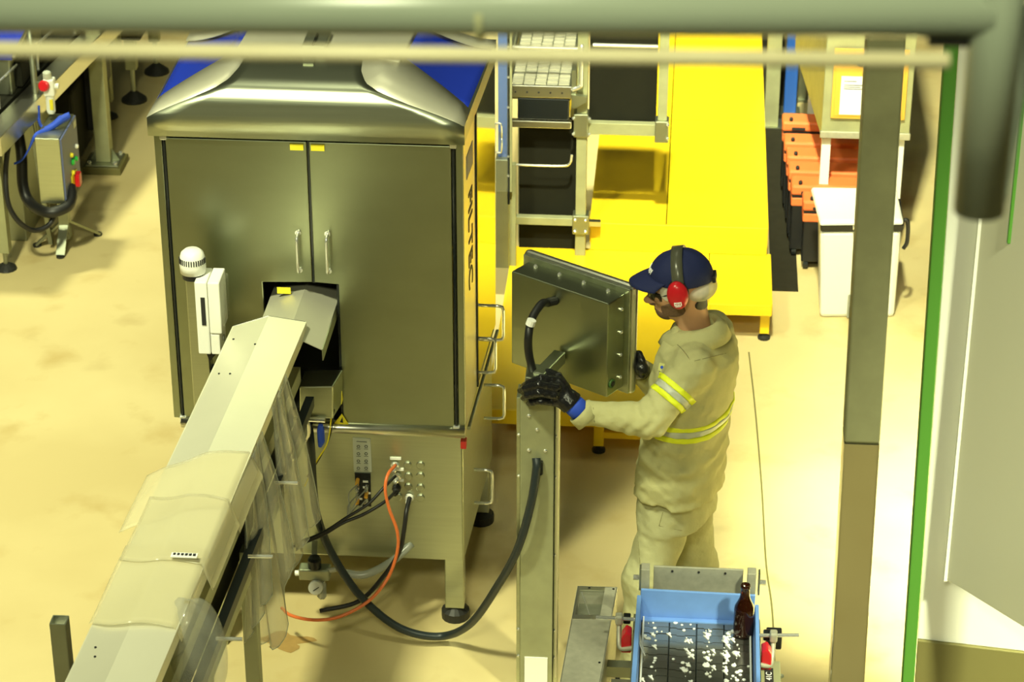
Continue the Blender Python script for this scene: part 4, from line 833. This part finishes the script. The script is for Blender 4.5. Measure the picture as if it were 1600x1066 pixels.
def rag():
    pts = [W(108, 181, y=11.32), W(96, 187, y=11.30), W(82, 198, y=11.27), W(68, 206, y=11.24), W(54, 214, y=11.2), W(44, 235, y=11.2), W(34, 250, y=11.2), W(22, 256, y=11.2)]
    wd2 = [.020, .022, .016, .018, .016, .006, .005, .004]; s = spline(pts, 5); g = []
    for i, p in enumerate(s):
        w = np.interp(i/(len(s)-1), np.linspace(0, 1, 8), wd2); g.append([p+V3((0, 0, w)), p+V3((w*.5, -.008, 0)), p+V3((0, 0, -w))])
    tag(MB().grid(g).build('blue_strap', 'bluecl', smooth=True, solid=.004), 'blue strap lying across the top of the control box', 'strap')
rag()
tag(MB().tube(spline([W(-30, 110, y=11.6), W(3, 145, y=11.5), W(22, 185, y=11.4), W(33, 235, y=11.3), W(36, 290, y=11.25), W(48, 318, y=11.2), W(75, 332, y=11.1), W(103, 324, y=11.14), W(112, 308, y=11.2), W(110, 292, y=11.26)], 8), .028, 12).build('black_hose', 'black', smooth=True), 'thick black hose curving down behind the control box', 'hose')
tag(MB().tube(spline([W(15, 215, y=11.1), W(9, 265, y=11.05), W(12, 315, y=11.0), W(28, 345, y=11.0), W(52, 360, y=11.05), W(76, 352, y=11.1), W(88, 330, y=11.15)], 8), .013, 10).build('black_cable', 'black', smooth=True), 'looped black cable hanging left of the control box', 'cable')
# conveyors running away at the left
lc = thing('background_conveyor', 'out-of-focus steel conveyor line running away at the upper left', 'conveyor', (-3.3, 12.3, 0))
zc = .80
pA, pB = W(0, 215, z=zc), W(172, 39, z=zc); pC, pD = W(0, 172, z=zc), W(120, 47, z=zc)
dirn = (pB-pA)/np.linalg.norm(pB-pA); dirn[2] = 0
far = pB+dirn*1.2
w_ = .11
MB().hexa([pA+V3((-w_, 0, -.10)), pA+V3((0, 0, -.10)), far+V3((0, 0, -.10)), far+V3((-w_, 0, -.10))], [pA+V3((-w_, 0, 0)), pA, far, far+V3((-w_, 0, 0))]).build('side_beam', 'bright', lc, bevel=.004)
MB().hexa([pA+V3((-.55, 0, -.06)), pA+V3((-w_-.01, 0, -.06)), far+V3((-w_-.01, 0, -.06)), far+V3((-.55, 0, -.06))], [pA+V3((-.55, 0, .01)), pA+V3((-w_-.01, 0, .01)), far+V3((-w_-.01, 0, .01)), far+V3((-.55, 0, .01))]).build('belt_bed', 'dark', lc)
for k, t in enumerate((.25, .55, .8)):
    p = pA+(far-pA)*t; MB().box(p[0]-.42, p[0]-.12, p[1]-.1, p[1]+.1, .82, .95).build('drive_box', 'dull' if k % 2 else 'dark', lc, bevel=.01)
for k in range(5):
    p = pA+(far-pA)*(.12+.19*k); MB().tube([p+V3((-.13, 0, .0)), p+V3((-.13, 0, .16))], .008, 8).build('guide_post', 'chrome', lc)
MB().tube([pA+V3((-.13, 0, .14)), far+V3((-.13, 0, .14))], .007, 8).build('guide_rail', 'chrome', lc)
MB().lathe(W(108, 140, y=12.6), [(.10, 0), (.12, .02), (.12, .16), (.09, .2)], 18, (1, 0, 0)).build('gear_motor', 'dark', lc, smooth=True)
for k, (px, py, hx_, hy_, z0, z1) in enumerate(((112, 175, .10, .20, .12, .55), (140, 150, .09, .14, .2, .6), (80, 190, .07, .12, .25, .62), (60, 120, .10, .16, .45, .75), (150, 120, .10, .12, .3, .66))):
    p = W(px, py, z=.35); MB().box(p[0]-hx_, p[0]+hx_*.6, p[1]-hy_, p[1]+hy_, z0, z1).build('drive_unit', ('dark', 'black', 'dull')[k % 3], lc, bevel=.02)
for px, py, hh in ((10, 420, .72), (170, 183, .7), (58, 300, .7)):
    p = W(px, py, z=0); lg = MB().box(p[0]-.03, p[0]+.03, p[1]-.03, p[1]+.03, .10, hh).build('leg', 'wbright', lc)
    MB().tube([p+V3((0, 0, .02)), p+V3((0, 0, .12))], .011, 8).build('leg_rod', 'dull', lg); MB().lathe(p, [(.055, 0), (.05, .012), (.02, .03)], 14).build('foot', 'foot', lg)
hc = thing('rear_conveyor', 'farther conveyor standing on thin threaded legs with black disc feet', 'conveyor', (-3.3, 13.4, 0))
for px, py in ((210, 157), (245, 113)):
    p = W(px, py, z=0); lg = MB().tube([p+V3((0, 0, .02)), p+V3((0, 0, .22))], .014, 10).build('leg_rod', 'dull', hc)
    MB().box(p[0]-.03, p[0]+.03, p[1]-.03, p[1]+.03, .2, .62).build('leg', 'wbright', lg); MB().lathe(p, [(.075, 0), (.072, .015), (.03, .05), (.018, .06)], 18).build('foot', 'foot', lg)
p = W(245, 113, z=0)
MB().box(p[0]-1.1, p[0]+.05, 13.15, 13.85, .42, .60).build('frame_box', 'dark', hc, bevel=.01)
MB().box(p[0]-1.1, p[0]+.06, 13.1, 13.9, .60, .66).build('top_sheet', 'wbright', hc, bevel=.004)
MB().box(p[0]-.35, p[0]-.05, 13.0, 13.14, .36, .58).build('side_motor', 'dull', hc, bevel=.02)
bm_ = thing('blue_hooded_machine', 'machine with a blue sloping lid at the upper left corner', 'machine', (-4.1, 12.9, 0))
pz = W(12, 50, z=1.05)
MB().hexa([(pz[0]-.6, pz[1]-.25, 1.0), (pz[0]+.08, pz[1]-.25, 1.0), (pz[0]+.08, pz[1]+.4, 1.06), (pz[0]-.6, pz[1]+.4, 1.06)], [(pz[0]-.6, pz[1]-.25, 1.02), (pz[0]+.08, pz[1]-.25, 1.02), (pz[0]+.08, pz[1]+.4, 1.10), (pz[0]-.6, pz[1]+.4, 1.10)]).build('lid', 'blue', bm_)
MB().box(pz[0]-.6, pz[0]+.06, pz[1]-.23, pz[1]+.4, 0, 1.0).build('body', 'dull', bm_, bevel=.006)
MB().bar((pz[0]+.09, pz[1]-.25, 1.02), (pz[0]+.09, pz[1]+.4, 1.10), .012, .012).build('lid_trim', 'bright', bm_)
p = W(8, 92, y=11.7); MB().box(p[0]-.08, p[0]+.03, 11.69, 11.71, p[2]-.02, p[2]+.02).build('white_bracket', 'white', bm_)
# ------------------------------------------------------------------ the worker: implicit surfaces meshed with surface nets
def nets(f, lo, hi, h):
    lo, hi = V3(lo), V3(hi); n = np.ceil((hi-lo)/h).astype(int)+1
    ax = [lo[i]+h*np.arange(n[i]) for i in range(3)]
    Vv = np.empty(n, np.float32)
    YY, ZZ = np.meshgrid(ax[1], ax[2], indexing='ij')
    st = max(1, 400000//(n[1]*n[2]))
    for i in range(0, n[0], st):
        xs = ax[0][i:i+st]; k = len(xs)
        P = np.stack([np.repeat(xs, YY.size), np.tile(YY.ravel(), k), np.tile(ZZ.ravel(), k)], 1)
        Vv[i:i+st] = f(P).reshape(k, n[1], n[2])
    S = Vv < 0; cnt = np.zeros(n-1, int)
    cor = [(a, b, c) for a in (0, 1) for b in (0, 1) for c in (0, 1)]
    sl = lambda A, o: A[o[0]:n[0]-1+o[0], o[1]:n[1]-1+o[1], o[2]:n[2]-1+o[2]]
    for o in cor: cnt += sl(S, o)
    act = (cnt > 0) & (cnt < 8); idx = -np.ones(n-1, int); I = np.argwhere(act); idx[act] = np.arange(len(I))
    acc = np.zeros((len(I), 3)); num = np.zeros(len(I))
    for o in cor:
        for d in range(3):
            if o[d]: continue
            q = list(o); q[d] = 1
            va = Vv[tuple((I+o).T)]; vb = Vv[tuple((I+q).T)]; m = (va < 0) != (vb < 0)
            t = np.where(m, va/np.where(m, va-vb, 1), 0); p = np.tile(np.array(o, float), (len(I), 1)); p[:, d] += t
            acc[m] += p[m]; num[m] += 1
    verts = lo+h*(I+acc/num[:, None]); faces = []
    for d in range(3):
        u, v = [(1, 2), (2, 0), (0, 1)][d]
        a = S[tuple(slice(0, n[k]-1) if k == d else slice(1, n[k]-1) for k in range(3))]
        b = S[tuple(slice(1, n[k]) if k == d else slice(1, n[k]-1) for k in range(3))]
        E_ = np.argwhere(a != b); base = E_.copy(); base[:, u] += 1; base[:, v] += 1
        if not len(E_): continue
        flip = a[tuple(E_.T)]
        def cell(du, dv):
            c = base.copy(); c[:, u] -= du; c[:, v] -= dv; return idx[tuple(c.T)]
        q = np.stack([cell(1, 1), cell(0, 1), cell(0, 0), cell(1, 0)], 1); q[~flip] = q[~flip][:, ::-1]
        faces.append(q)
    fs = np.concatenate(faces); return verts, fs[(fs >= 0).all(1)]
def sobj(name, m, f, lo, hi, h, parent=None, loc=None, relax=1):
    v, q = nets(f, lo, hi, h); org = ORG[parent.name] if parent is not None else V3(loc)
    for _ in range(relax):   # light smoothing along the quads
        s = np.zeros_like(v); c = np.zeros(len(v))
        for k in range(4):
            np.add.at(s, q[:, k], v[q[:, (k+1) % 4]]); np.add.at(c, q[:, k], 1)
            np.add.at(s, q[:, k], v[q[:, (k+3) % 4]]); np.add.at(c, q[:, k], 1)
        v = v*.5+.5*s/np.maximum(c, 1)[:, None]
    me = bpy.data.meshes.new(name); me.from_pydata((v-org).tolist(), [], q.tolist()); me.update()
    me.polygons.foreach_set('use_smooth', [True]*len(me.polygons)); me.materials.append(M[m])
    o = bpy.data.objects.new(name, me); COL.objects.link(o); ORG[o.name] = org
    if parent is not None: o.parent = parent
    else: o.location = org
    return o
def cone(P, a, b, ra, rb):
    a, b = V3(a), V3(b); d = b-a; t = np.clip((P-a)@d/(d@d), 0, 1); return np.linalg.norm(P-a-t[:, None]*d, axis=1)-(ra+(rb-ra)*t)
def ell(P, c, A, r):   # A rows = axes, r radii
    q = (P-V3(c))@np.array(A).T; k = np.linalg.norm(q/V3(r), axis=1); return (k-1)*min(r)*np.clip(k, .3, 1)**0
def smin(a, b, k=.03):
    h = np.clip(.5+.5*(b-a)/k, 0, 1); return b+(a-b)*h-k*h*(1-h)
def chain(P, pts, rs, k=.008):
    d = None
    for i in range(len(pts)-1):
        e = cone(P, pts[i], pts[i+1], rs[i], rs[i+1]); d = e if d is None else smin(d, e, k)
    return d
BA = R(22); fb = V3((-math.cos(BA), math.sin(BA), 0)); lb = V3((-math.sin(BA), -math.cos(BA), 0)); UZ = V3((0, 0, 1))
HC = W(1060, 442, y=7.86); HA, HP = R(4), R(10)
fh = V3((-math.cos(HA)*math.cos(HP), math.sin(HA)*math.cos(HP), -math.sin(HP))); lh = V3((-math.sin(HA), -math.cos(HA), 0)); uh = np.cross(fh, lh)
NB = W(1086, 512, y=7.87); PV = W(1058, 780, y=7.85)
SHL = W(1084, 574, y=7.70); ELL = W(1016, 656, y=7.60); WRL = W(910, 645, y=7.60)
SHR = NB+(-lb)*.165+V3((0, 0, -.085)); ELR = W(1036, 612, y=8.03); WRR = W(1003, 582, y=7.97)
def torso(P, zs, A, B, top, bottom, infl=0.):
    t = (P[:, 2]-PV[2])/(NB[2]-PV[2]); c = PV+t[:, None]*(NB-PV)
    bulge = np.interp(t, [0, .25, .6, .85, 1.], [0., .0, -.012, -.02, 0.])
    u = (P-c)@fb-bulge; v = (P-c)@lb
    a = np.interp(P[:, 2], zs, A)+infl; b = np.interp(P[:, 2], zs, B)+infl
    k = (np.abs(u/a)**2.4+np.abs(v/b)**2.4)**(1/2.4); d = (k-1)*np.minimum(a, b)
    return np.maximum(np.maximum(d, P[:, 2]-top), bottom-P[:, 2])
zs = [.74, .80, .95, 1.10, 1.22, 1.31, 1.38, 1.43, 1.47, 1.51]
SA = [.152, .150, .146, .140, .138, .138, .130, .112, .085, .062]; SB = [.20, .20, .196, .19, .196, .205, .195, .165, .11, .070]
def wr(P, amp, seed, f0=14):
    r = np.random.default_rng(seed); d = np.zeros(len(P))
    for i in range(7):
        k = r.normal(size=3); k /= np.linalg.norm(k); k *= f0*(1+.6*i); w = .25*np.sin(P@(r.normal(size=3)*9)+r.random()*6); d += np.sin(P@k+r.random()*6.28+4*w)/(1+.45*i)
    return amp*d*.5
hemz = PV[2]+.055
def shirt(P, wrk=True):
    hem = hemz+.012*np.sin(((P-PV)@lb)*9)+.02*((P-PV)@fb)
    t = torso(P, zs, SA, SB, 1.50, -9); t = np.maximum(t, hem-P[:, 2])
    for s, e in ((NB+V3((0, 0, -.085)), SHL), (NB+V3((0, 0, -.085)), SHR)): t = smin(t, cone(P, s, e, .055, .062), .05)
    la = smin(cone(P, SHL, ELL, .070, .060), cone(P, ELL, WRL, .060, .043), .03)
    ra = smin(cone(P, SHR, ELR, .068, .058), cone(P, ELR, WRR, .056, .046), .03)
    d = smin(smin(t, la, .028), ra, .028)
    # open cuffs and neck
    if wrk:
        arm = np.exp(-(np.linalg.norm(P-ELL, axis=1)/.11)**2)
        d = d+wr(P, .0042, 3, 46)+arm*.006*np.sin((P-ELL)@((WRL-ELL)/np.linalg.norm(WRL-ELL))*110+3*np.sin(P[:, 2]*40))
        back = np.exp(-((P[:, 2]-1.0)/.12)**2); d = d+back*.004*np.sin(P[:, 2]*70+((P-PV)@lb)*18)
    cut = np.minimum(cone(P, NB+V3((0, 0, -.03)), NB+uh*.12, .058, .060), 9)
    d = np.maximum(d, -cut)
    ax = (WRL-ELL)/np.linalg.norm(WRL-ELL); d = np.maximum(d, ((P-WRL)@ax)-.012)
    return d
KNL = W(1012, 905, y=7.74); ANL = W(1000, 1052, y=7.72); KNR = W(1084, 880, y=7.99); ANR = W(1090, 1005, y=8.03)
HPL = PV+lb*.075+V3((0, 0, .0)); HPR = PV-lb*.078+V3((0, 0, .0))
ANL[2] = max(ANL[2], .09); ANR[2] = max(ANR[2], .09)
def trousers(P):
    d = torso(P, zs, [a-.022 for a in SA], [b-.035 for b in SB], PV[2]+.10, PV[2]-.05)
    l = smin(cone(P, HPL, KNL, .090, .086), cone(P, KNL, ANL+V3((0, 0, -.02)), .086, .076), .04)
    r = smin(cone(P, HPR, KNR, .092, .082), cone(P, KNR, ANR+V3((0, 0, -.02)), .082, .074), .04)
    d = smin(smin(d, l, .035), smin(d, r, .035), .012)
    d = d+wr(P, .004, 11, 42)
    return np.maximum(d, .055-P[:, 2])
AH = [fh, lh, uh]
def head(P):
    H = lambda a, b, c: HC+fh*a+lh*b+uh*c
    d = ell(P, H(-.012, 0, .02), AH, (.100, .079, .102))
    d = smin(d, ell(P, H(.030, 0, -.045), AH, (.062, .060, .075)), .03)          # face
    d = smin(d, ell(P, H(.052, 0, -.100), AH, (.036, .038, .026)), .03)          # jaw, chin
    d = smin(d, cone(P, H(.082, 0, -.020), H(.119, 0, -.054), .010, .0125), .014)   # nose bridge to tip
    for s in (-1, 1):
        d = smin(d, ell(P, H(.103, s*.012, -.058), AH, (.012, .009, .009)), .008)   # nostrils
        d = smin(d, ell(P, H(.074, s*.033, .006), AH, (.022, .028, .010)), .014)    # brow
        d = smin(d, ell(P, H(.055, s*.045, -.032), AH, (.028, .022, .022)), .02)    # cheek
        d = np.maximum(d, -ell(P, H(.090, s*.032, -.016), AH, (.014, .018, .011)))  # eye socket
        d = smin(d, ell(P, H(-.012, s*.080, -.018), AH, (.018, .008, .030)), .006)  # ear
    d = smin(d, ell(P, H(.086, 0, -.069), AH, (.012, .024, .006)), .008)         # upper lip
    d = smin(d, ell(P, H(.083, 0, -.080), AH, (.012, .022, .006)), .007)         # lower lip
    d = smin(d, cone(P, H(-.028, 0, -.05), NB+V3((0, 0, -.02)), .056, .060), .03)   # neck
    d = smin(d, torso(P, zs, [a-.022 for a in SA], [b-.03 for b in SB], 1.46, 1.1), .03)
    return d
pw = sobj('person', 'skin', head, NB+V3((-.30, -.27, -.40)), HC+V3((.27, .27, .16)), .0045, loc=(PV[0], PV[1], 0))
tag(pw, 'worker in khaki uniform, navy cap and red earmuffs gripping the operator panel', 'person')
sobj('shirt', 'khaki', shirt, (-.32, 7.50, .72), (.34, 8.20, 1.60), .0065, pw)
sobj('trousers', 'khaki2', trousers, (-.25, 7.55, .05), (.30, 8.22, .90), .0075, pw)
# reflective bands: slabs of the slightly inflated shirt
axu = (ELL-SHL)/np.linalg.norm(ELL-SHL); sb = SHL+(ELL-SHL)*.50
def armband(s0, s1):
    def f(P):
        q = (P-sb)@axu; d = np.minimum(cone(P, SHL, ELL, .070, .060), 9)
        return np.maximum(np.maximum(shirt(P)-.004, np.abs(q-(s0+s1)/2)-(s1-s0)/2), d-.022)
    return f
bx0, bx1 = sb-V3((.13,)*3), sb+V3((.14,)*3)
for s0, s1, m in ((-.034, -.013, 'hivis'), (-.013, .011, 'reflect'), (.011, .032, 'hivis')): sobj('sleeve_band', m, armband(s0, s1), bx0, bx1, .004, pw)
def bodyband(z0, z1):
    def f(P):
        zz = P[:, 2]-.10*((P-PV)@(-fb))*0
        inarm = np.minimum(cone(P, SHL, ELL, .074, .064), cone(P, ELL, WRL, .064, .05))
        t = torso(P, zs, [a+.012 for a in SA], [b+.012 for b in SB], 9, -9)
        return np.maximum(np.maximum(np.maximum(shirt(P)-.0035, np.abs(zz-(z0+z1)/2)-(z1-z0)/2), t-.012), -(inarm-.004))
    return f
for z0, z1, m in ((1.170, 1.190, 'hivis'), (1.147, 1.170, 'reflect'), (1.125, 1.147, 'hivis')): sobj('body_band', m, bodyband(z0, z1), (-.2, 7.55, 1.10), (.33, 8.15, 1.21), .0045, pw)
def hit(px, py, f, y0=7.2, y1=8.3):   # where the sight line through a pixel first meets a surface
    a, b = W(px, py, y=y0), W(px, py, y=y1); T = np.linspace(0, 1, 500); P = a+T[:, None]*(b-a); d = f(P); i = np.argmax(d < 0); return P[i] if d.min() < 0 else None
def seam(pts, f, r, m, name):
    q = [p for p in (hit(x, y, f) for x, y in pts) if p is not None]
    if len(q) > 2: MB().tube(q, r, 5).build(name, m, pw, smooth=True)
def line(a, b, n=14, bow=0): return [(a[0]+(b[0]-a[0])*t+bow*math.sin(math.pi*t), a[1]+(b[1]-a[1])*t) for t in np.linspace(0, 1, n)]
seam(line((1078, 566), (1135, 552), 14), shirt, .0018, 'seamc', 'yoke_seam')
seam(line((1050, 531), (1080, 566), 12, 3), shirt, .0018, 'seamc', 'shoulder_seam')
seam(line((926, 626), (930, 672), 8), shirt, .0018, 'seamc', 'cuff_seam')
seam(line((1036, 800), (1030, 822), 6)+line((1030, 822), (1078, 832), 8), trousers, .0016, 'seamc', 'pocket_seam')
seam(line((994, 800), (1002, 900), 14), trousers, .0016, 'seamc', 'side_seam')
p = hit(1035, 574, shirt)
if p is not None:
    nx = V3((-.35, -.85, .38)); nx /= np.linalg.norm(nx); rx = np.cross(nx, (0, 0, 1)); rx /= np.linalg.norm(rx); ry = np.cross(nx, rx)
    pt_ = MB().obox(p+nx*.003, rx, ry, nx, .012, .014, .0015).build('sleeve_patch', 'hivis_patch', pw); MB().lathe(p+nx*.0045, [(.006, 0), (.006, .001)], 12, nx).build('patch_disc', 'bluecl', pt_)
# collar
g = []
for j in range(7):
    v = j/6; row = []
    for i in range(33):
        a = R(-155)+R(310)*i/32          # gap at the front
        dr = -fb*math.cos(a)+lb*math.sin(a)
        r_in = .063; rise = .052*(1-.25*abs(a)/R(155)); fold = [0, .35, .75, 1.0, .8, .45, .0][j]; rad = r_in+[0, .001, .003, .010, .024, .040, .055][j]
        zoff = -.01+rise*fold-(.014 if j == 6 else 0)-.035*(abs(a)/R(155))**2
        row.append(NB+dr*rad*1.08+UZ*(zoff))
    g.append(row)
MB().grid(g).build('collar', 'khaki', pw, smooth=True, solid=.003)
# beard, hair, net, cap
def Hp(a, b, c): return HC+fh*a+lh*b+uh*c
hb0, hb1 = HC-V3((.16,)*3), HC+V3((.16,)*3)
def beard(P):
    q = (P-HC)@np.array(AH).T
    m1 = ell(P, Hp(.066, 0, -.104), AH, (.042, .052, .030)); m2 = ell(P, Hp(.025, .055, -.075), AH, (.045, .03, .035)); m3 = ell(P, Hp(.025, -.055, -.075), AH, (.045, .03, .035)); m4 = ell(P, Hp(.095, 0, -.064), AH, (.02, .030, .0065))
    reg = np.minimum(np.minimum(m1, m4), np.minimum(m2, m3)); lips = ell(P, Hp(.096, 0, -.075), AH, (.03, .026, .0085))
    return np.maximum(np.maximum(head(P)-.0022, reg), -lips)
sobj('beard', 'beard', beard, hb0, hb1, .004, pw)
sobj('hair', 'hairdark', lambda P: np.maximum(np.maximum(head(P)-.004, ell(P, Hp(-.085, 0, -.07), AH, (.05, .07, .032))), (P-HC)@uh+.045), hb0, hb1, .004, pw)
def net(P):
    a = ell(P, Hp(-.072, 0, -.022), AH, (.062, .080, .044)); b = np.maximum(head(P)-.007, ell(P, Hp(.030, .06, .0), AH, (.030, .05, .034)))
    return np.maximum(smin(a, b, .01), (P-HC)@uh-.035)
sobj('hair_net', 'net', net, hb0, hb1, .0045, pw)
cu = uh*.97-fh*.24*.0
def dome(P):
    d = ell(P, Hp(-.014, 0, .026), AH, (.113, .094, .100)); q = (P-HC)@uh-.12*((P-HC)@fh)
    return np.maximum(d+.0012*np.sin(np.arctan2((P-HC)@lh, (P-HC)@fh+.014)*6), .020-q)
cp = sobj('cap', 'navy', dome, hb0, hb1, .004, pw)
g = []
for j in range(7):
    v = j/6; row = []
    for i in range(21):
        a = R(-66)+R(132)*i/20; ca, sa = math.cos(a), math.sin(a)
        base = V3((.108*ca-.014, .092*sa, .053)); ext = .076*(ca**.6)*v
        q = base+V3((ext*1.0, sa*.012*v, -.014*v*v-.012*v-.018*(abs(sa)**2)))
        row.append(Hp(*q))
    g.append(row)
MB().grid(g).build('cap_brim', 'navy', cp, smooth=True, solid=.004)
MB().lathe(Hp(-.014, 0, .127), [(.008, 0), (.007, .004), (0, .006)], 12, uh).build('cap_button', 'navy', cp)
MB().box(0, 0, 0, 0, 0, 0) if False else MB().obox(Hp(-.128, 0, .012), fh, lh, uh, .006, .03, .012).build('cap_strap', 'black', cp, bevel=.003)
def capwrap(x, y, z):
    ang = -x/.108; zz = .066+y; k = math.sqrt(max(.05, 1-((zz-.030)/.098)**2)); return Hp((.115*k+z)*math.cos(ang)-.014, -(.096*k+z)*math.sin(ang)*-1 if False else (.096*k+z)*math.sin(-ang)*-1, zz)
text('ambev', .038, (0, 0, 0), (1, 0, 0), (0, 1, 0), 'paper', cp, name='cap_lettering', bend=lambda x, y, z: Hp((.116*math.sqrt(max(.05, 1-((.070+y-.026)/.100)**2))+z)*math.cos(x/.105)-.014, (.097*math.sqrt(max(.05, 1-((.070+y-.026)/.100)**2))+z)*math.sin(x/.105), .070+y))
# glasses, eyes
for s in (-1, 1): MB().lathe(Hp(.066, s*.032, -.016), [(.001, -.012), (.008, -.009), (.0115, -.003), (.012, 0), (.0115, .003), (.008, .009), (.001, .012)], 14, fh).build('eye', 'white', pw, smooth=True)
gs = MB()
for s in (-1, 1):
    gs.grid([[Hp(.112-.042*u*u-.014*u, s*(.006+.066*u), -.018+(.021-.007*u)*v) for u in np.linspace(0, 1, 11)] for v in (-1, -.5, 0, .5, 1)])
gl_ = gs.build('safety_glasses', 'lens', pw, smooth=True, solid=.002)
for s in (-1, 1): MB().tube([Hp(.056, s*.072, -.012), Hp(.02, s*.082, -.004), Hp(-.02, s*.084, .002)], .003, 6).build('glasses_temple', 'black', gl_)
# ear muffs
for s in (-1, 1):
    c = Hp(-.008, s*.092, .006)
    cs = MB().lathe(c-lh*s*.010, [(.036, 0), (.040, .004), (.040, .018), (.036, .022)], 24, lh*s); cs.v = [tuple(c+((V3(v)-c)@fh)*fh*.92+((V3(v)-c)@lh)*lh+((V3(v)-c)@uh)*uh*1.30) for v in cs.v]
    mf = cs.build('muff_cushion', 'black', pw, smooth=True)
    cp_ = MB().lathe(c+lh*s*.010, [(.038, 0), (.039, .010), (.036, .022), (.028, .030), (.012, .034), (0, .0345)], 28, lh*s)
    cp_.v = [tuple(c+((V3(v)-c)@fh)*fh*.96+((V3(v)-c)@lh)*lh+((V3(v)-c)@uh)*uh*1.34) for v in cp_.v]
    cup = cp_.build('muff_cup', 'red', mf, smooth=True)
    tgp = c+lh*s*.0435-uh*.022; MB().obox(tgp, fh, uh, lh*s, .013, .0065, .0012).build('muff_print', 'paper', mf)
    for k in range(4): MB().obox(tgp+fh*(.0085-.0055*k)+lh*s*.0013, fh, uh, lh*s, .0014, .0038 if k % 2 else .002, .0004).build('muff_print_stroke', 'redd', mf)
    MB().obox(tgp-uh*.010, fh, uh, lh*s, .010, .0012, .0010).build('muff_print_line', 'paper', mf)
def band(rx, rz, w, nm, m):
    g = []
    for a in np.linspace(R(-8), R(188), 33): g.append([Hp(-.014+o, rx*math.cos(a), .012+rz*math.sin(a)) for o in (-w, 0, w)])
    return MB().grid(g).build(nm, m, pw, smooth=True, solid=.004)
band(.106, .120, .020, 'muff_headband', 'smoke')
# gloves: left hand round the swivel joint, right hand on the panel edge
hd = WRL
def fing(P, pts, r): return chain(P, pts, r, .004)
FL = [[(872, 594, 7.62), (846, 591, 7.60), (826, 599, 7.62), (817, 604, 7.67)],
      [(870, 606, 7.59), (842, 601, 7.57), (821, 607, 7.59), (813, 611, 7.64)],
      [(867, 618, 7.58), (842, 614, 7.56), (824, 618, 7.58), (818, 622, 7.63)],
      [(864, 629, 7.59), (845, 627, 7.57), (831, 629, 7.59), (826, 631, 7.63)]]
FL = [[W(a, b, y=c) for a, b, c in f] for f in FL]
TH = [W(884, 606, y=7.64), W(872, 588, y=7.66), W(858, 582, y=7.70), W(846, 582, y=7.74)]
PALM = [W(874, 602, y=7.62), W(872, 624, y=7.60), W(893, 630, y=7.605)]
def lglove(P):
    d = smin(cone(P, PALM[0], PALM[2], .026, .034), cone(P, PALM[1], PALM[2], .024, .034), .02)
    d = smin(d, cone(P, PALM[0], PALM[1], .022, .020), .02); d = smin(d, cone(P, PALM[2], WRL, .034, .036), .02)
    for f, r in zip(FL, (.0135, .014, .0135, .0122)): d = smin(d, fing(P, f, [r*1.1, r, r*.95, r*.8]), .007)
    d = smin(d, fing(P, TH, [.018, .015, .0135, .011]), .010)
    d = d+.0010*np.sin(P[:, 0]*260+P[:, 2]*90)*np.sin(P[:, 2]*210)
    return np.maximum(d, (P-PALM[2])@((WRL-PALM[2])/np.linalg.norm(WRL-PALM[2]))-.004)
gv = sobj('glove', 'glove', lglove, W(800, 640, y=7.62)+V3((-.03, -.13, -.06)), W(905, 575, y=7.62)+V3((.03, .16, .05)), .0032, pw)
axw = (WRL-PALM[2])/np.linalg.norm(WRL-PALM[2])
MB().tube([PALM[2]-axw*.004, PALM[2]+axw*.02, WRL+axw*.02], [.037, .0385, .038], 20).build('glove_cuff', 'bluecl', gv, smooth=True)
MB().tube([WRL-axw*.012, WRL+axw*.0, WRL+axw*.03], [.0485, .0505, .052], 24, cap=False).build('sleeve_cuff', 'khaki', pw, smooth=True, solid=.003)
# right hand
q = oc+en*.128+eu*(wd_/2+.03); q[2] = WRR[2]+.075
PR = [WRR, WRR+(q-WRR)*.5+V3((0, 0, .015)), q+V3((.025, .0, .012))]
def rglove(P):
    d = smin(cone(P, PR[0], PR[1], .034, .036), cone(P, PR[1], PR[2], .034, .024), .02)
    for k in range(4):
        b = PR[2]+V3((0, 0, .03-.019*k)); d = smin(d, fing(P, [b, b+V3((-.012, .028, .012)), b+V3((-.045, .035, .010)), b+V3((-.068, .026, .004))], [.0135, .0125, .0115, .0095]), .006)
    b = PR[1]+V3((-.01, -.02, .02)); d = smin(d, fing(P, [b, b+V3((-.018, -.012, .028)), b+V3((-.03, -.005, .05))], [.017, .014, .011]), .01)
    return d
g2 = sobj('glove', 'glove', rglove, PR[2]+V3((-.14, -.12, -.13)), PR[2]+V3((.12, .14, .12)), .0035, pw)
# boots
for an in (ANL, ANR):
    def boot(P, an=an):
        f = V3((fb[0], fb[1], 0)); d = smin(cone(P, an+V3((0, 0, .06)), V3((an[0], an[1], .06)), .055, .055), cone(P, V3((an[0], an[1], .05)), V3((an[0], an[1], .045))+f*.15, .052, .044), .04)
        return np.maximum(d, .0-P[:, 2]+.001)
    sobj('boot', 'black', boot, V3((an[0]-.26, an[1]-.16, -.01)), V3((an[0]+.16, an[1]+.2, .25)), .008, pw)
